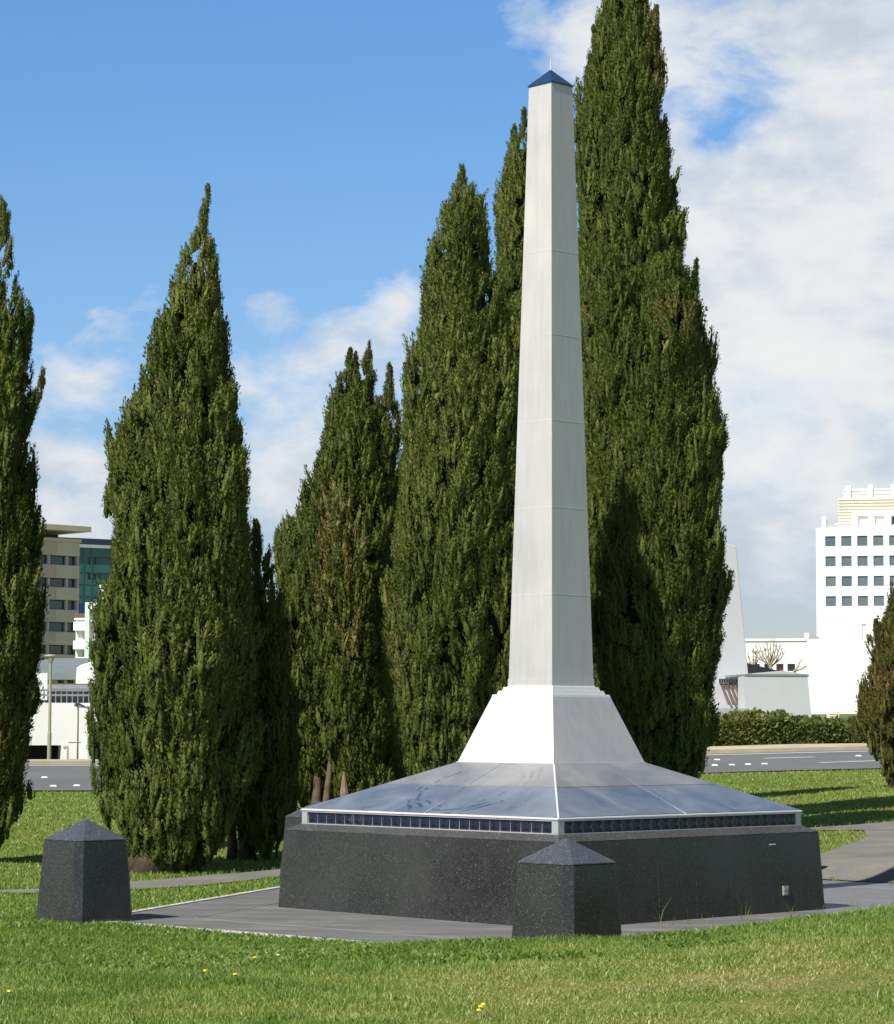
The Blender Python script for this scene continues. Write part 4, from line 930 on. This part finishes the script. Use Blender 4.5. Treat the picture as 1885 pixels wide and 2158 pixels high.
sg = T_(272, 450); MB().box(sg[0]-.25, sg[0]+.25, 1.0, 1.06, sg[1]-.42, sg[1]+.42).build('white_panel', M_white, r0)
# --- street lamps
def hz(x, y): return float(terrain(np.array([x]), np.array([y]))[0])
Yl = 78.3; b_ = at(103.5, 1609.6, Yl); t_ = at(105, 1398, Yl); gz = hz(b_[0], Yl)+.12
lp = empty('street_lamp', (b_[0], Yl, gz), 0, 'olive street lamp pole with an upturned cone head before the white car park wall', 'lamp', 'street lamps beyond the road'); hh = t_[2]-gz
MB().tube([(0, 0, 0), (0, 0, .8), (0, 0, .82), (0, 0, hh)], [.062, .060, .048, .042], 12).build('pole', M_olive, lp)
hd = MB(); rg = lambda r, z: [(r*math.cos(2*math.pi*i/16), r*math.sin(2*math.pi*i/16), z) for i in range(16)]
hd.rings([rg(.04, hh), rg(.06, hh+.03), rg(.06, hh+.05)]); hd.build('lamp_base', M_olive, lp)
MB().rings([rg(.18, hh+.20), rg(.195, hh+.21), rg(.17, hh+.25), rg(.04, hh+.27)]).build('lamp_hood', M_olive, lp)
m_ = MB()
for i in range(4): a = math.pi/4+i*math.pi/2; m_.tube([(.055*math.cos(a), .055*math.sin(a), hh+.04), (.165*math.cos(a), .165*math.sin(a), hh+.205)], .010, 5)
m_.build('lamp_bracket', M_olive, lp); MB().rings([rg(.04, hh+.05), rg(.08, hh+.13), rg(.03, hh+.195)]).build('lamp_bulb', M_warmwhite, lp)
Yl = 79.2; b_ = at(163, 1611, Yl); t_ = at(163, 1488, Yl); gz = hz(b_[0], Yl)+.1; hh = t_[2]-gz
lp = empty('street_lamp', (b_[0], Yl, gz), 0, 'thin street lamp with a flat grey side arm head against the car park wall', 'lamp', 'street lamps beyond the road')
MB().tube([(0, 0, 0), (0, 0, hh)], [.035, .028], 8).build('pole', M_beige, lp)
MB().hexa([(-.12, -.1, hh), (.02, -.12, hh-.04), (.30, -.05, hh-.08), (.3, .05, hh-.08), (.02, .12, hh-.04), (-.12, .1, hh)], [(-.10, -.08, hh+.09), (.02, -.1, hh+.09), (.28, -.04, hh-.04), (.28, .04, hh-.04), (.02, .1, hh+.09), (-.10, .08, hh+.09)]).build('lamp_head', M_roofgrey, lp)

# ---------------------------------------------------------------- grass
def bare(x, y):
    r = np.zeros(np.shape(x), bool)
    for p in BAREPOLY: r |= inside(p, x, y)
    return r
def blades(name, x, y, h, w, lean, tint, mat_, g, seg=2):
    N = len(x); z = terrain(x, y)-.006; th = g.random(N)*2*math.pi
    wd = np.stack([np.cos(th), np.sin(th), np.zeros(N)], -1)*w[:, None]/2
    la = g.random(N)*2*math.pi; ld = np.stack([np.cos(la), np.sin(la), np.zeros(N)], -1)*(lean*h)[:, None]
    p0 = np.stack([x, y, z], -1); up = np.array([0, 0, 1.0])
    pm = p0+up*(h*.55)[:, None]+ld*.3; pt = p0+up*h[:, None]*np.sqrt(np.clip(1-lean**2*.6, .15, 1))[:, None]+ld
    V = np.stack([p0-wd, p0+wd, pm+wd*.8, pm-wd*.8, pt], 1).reshape(-1, 3); b = np.arange(N)[:, None]*5
    f = np.concatenate([b+np.array([[0, 1, 2]]), b+np.array([[0, 2, 3]]), b+np.array([[3, 2, 4]])])
    return V, f, np.repeat(tint, 5)
def dryness(x, y):
    n_ = fbm(x*.55, y*.55, 0, 21, 4); m_ = fbm(x*2.1, y*1.6, 0, 33, 3)
    # fresher turf near the paving, drier towards the front right
    d = (n_-.5)*1.4+(m_-.5)*.9+.28+np.clip((x+1.2)*.09, -.22, .24)-np.clip((y-18.0)*.085, -.18, .40)
    return np.clip(d, 0, 1)
g = np.random.default_rng(77); N = 520000
y = 13.2+(27.8-13.2)*g.random(N)**1.0; hw = .182*y+.5; x = (g.random(N)*2-1)*hw
k = g.random(N) < (hw/hw.max())*np.clip((18/y)**1.1, .5, 1.3)/1.3; x, y = x[k], y[k]
k = ~bare(x, y); x, y = x[k], y[k]; N = len(x)
dr = dryness(x, y); tuft = fbm(x*3.1, y*3.1, 0, 5, 3); de = seg_dist(PLAZA, x, y)
h = (.016+.040*g.random(N)**1.5)*(.55+1.1*tuft)*(1.15-.4*dr)+np.where(g.random(N) < .012, .05*g.random(N), 0)+.012*np.exp(-de/.5)*g.random(N)
w = (.0030+.0040*g.random(N))*(1+.8*(g.random(N) < .12))
pt = np.zeros(N); ph2 = np.zeros(N)
for (u, v, rx2, ry2, dt, dh) in ((1685, 2012, .16, .45, .55, .035), (1830, 2112, .22, .5, -.30, .05), (600, 2080, .10, .35, -.25, .06), (230, 2100, .12, .5, -.2, .05), (900, 2010, .55, .9, -.22, .02), (640, 1995, .5, .6, -.2, .02), (1120, 2095, .6, .6, .22, 0),
                                 (1500, 2060, .8, .5, .24, -.005), (1240, 2120, .3, .3, .28, -.005), (380, 2030, .5, .5, -.15, .015), (1790, 1990, .5, .4, .2, 0), (840, 2120, .3, .25, .2, 0), (150, 2010, .4, .5, -.12, .01)):
    p = hit(u, v); e_ = np.exp(-((x-p[0])/rx2)**2-((y-p[1])/ry2)**2)*(.5+.9*fbm(x*5, y*5, 0, 91, 2)); pt += e_*dt; ph2 += e_*dh
dr = np.clip(dr+pt, 0, 1); h = np.maximum(h+ph2*g.random(N), .008)
lean = np.clip(.25+.8*g.random(N)+.3*dr, 0, 1.2)
tint = np.clip(.10+dr*.72+.12*g.standard_normal(N)+np.where(g.random(N) < .08, .40, 0)-.35*(tuft-.5), 0, 1)
o1 = blades('grass', x, y, h, w, lean, tint, M_blade, g)
# broad leaved clover and weeds near the paving
N = 70000; y = 19+8.5*g.random(N); x = (g.random(N)*2-1)*(.182*y+.4); cl_ = fbm(x*1.1, y*1.1, 0, 61, 3)+.22*np.exp(-seg_dist(PLAZA, x, y)/.8)-.05*np.clip(x, 0, 4)
k = (cl_ > .53) & ~bare(x, y); x, y = x[k], y[k]; N = len(x)
o2 = blades('grass', x, y,   .03+.04*g.random(N), .014+.015*g.random(N), .5+.6*g.random(N), np.clip(.08+.10*g.standard_normal(N)+.15*g.random(N), 0, .5), M_blade, g)
# lawn behind the monument
N = 230000; y = 27+43*g.random(N)**1.7; x = (g.random(N)*2-1)*(.182*y+1.0)
k = ~bare(x, y) & (y < ROADN(x)-.15); x, y = x[k], y[k]; N = len(x); dr = np.clip(dryness(x, y)+.42, 0, 1)
near = np.exp(-np.minimum(seg_dist(PLAZA, x, y), seg_dist(PU, x, y, False))/.9)
o3 = blades('grass', x, y, (.025+.04*g.random(N))*(1+.5*near), (.008+.010*g.random(N))*np.clip(y/32, 1, 1.8), .3+.6*g.random(N), np.clip(.16+dr*.5-.2*near+.12*g.standard_normal(N), 0, 1), M_blade, g)
# a few tall stems in front of the shaded plinth face
ts = []
for (u, v, hh_) in ((1388, 1962, .36), (1416, 1960, .22), (1452, 1958, .25), (1564, 1952, .36), (1570, 1950, .2), (1480, 1962, .2), (1440, 1960, .16), (1120, 1968, .2), (1660, 1942, .2), (1725, 1932, .22), (1500, 1965, .18), (117, 1950, .16), (1800, 1925, .2)):
    p = hit(u, v); ts.append((p[0], p[1]-.15, hh_))
ts = np.array(ts); ts = np.repeat(ts, 4, 0); N = len(ts); ts[:, :2] += g.standard_normal((N, 2))*.015; ts[:, 2] *= .4+.6*g.random(N)
ts[::4, 2] = ts[::4, 2]/(.4+.6*.5)
o4 = blades('grass', ts[:, 0], ts[:, 1], ts[:, 2], np.full(N, .007), .1+.3*g.random(N), np.full(N, .35), M_blade, g)
Vv, Ff, Tt, nb = [], [], [], 0
for V, f, t in (o1, o2, o3, o4): Vv.append(V); Ff.append(f+nb); Tt.append(t); nb += len(V)
tag(np_mesh('grass', np.concatenate(Vv), np.concatenate(Ff), M_blade, tint=np.concatenate(Tt)), 'short green lawn grass with dry and clover patches', 'grass', kind='stuff')
# dandelions
DN = None
for (u, v, lab) in ((27, 1585+0, None),):
    pass
for (u, v, lab) in ((541, 2030, 'yellow dandelion left of a pair in the grass before the plinth'), (588, 2026, 'yellow dandelion right of a pair in the grass before the plinth'), (431, 2060, 'single yellow dandelion below the left paving edge'),
                    (499, 2068, 'yellow dandelion in mid lawn below the pair'), (14, 2106, 'yellow dandelion at the left edge of the lawn'), (588-0, 2025, None),
                    (1012, 2141, 'yellow dandelion in the cluster at the bottom, uppermost'), (1024, 2136, 'yellow dandelion in the cluster at the bottom, rightmost'), (1002, 2148, 'yellow dandelion in the cluster at the bottom, lowest')):
    if lab is None: continue
    p = hit(u, v+8)
    if DN is None:
        DN = empty('dandelion', (0, 0, 0)); MB().tube([(0, 0, -.01), (.003, 0, .06)], .0018, 5).build('stem', M_olive, DN)
        fl_ = MB(); rr_ = lambda r, z: [(r*math.cos(i*math.pi/5)*(1.0 if i % 2 else .8)+.003, r*math.sin(i*math.pi/5)*(1.0 if i % 2 else .8), z) for i in range(10)]
        fl_.rings([rr_(.004, .058), rr_(.017, .066), rr_(.013, .074), rr_(.004, .078)]); fl_.build('flower', M_yellow, DN); o = DN
    else: o = copy_tree(DN)
    o.location = tuple(p); o.rotation_euler = (R(random.uniform(5, 25)), 0, random.uniform(0, 6)); tag(o, lab, 'flower', 'dandelions in the lawn')
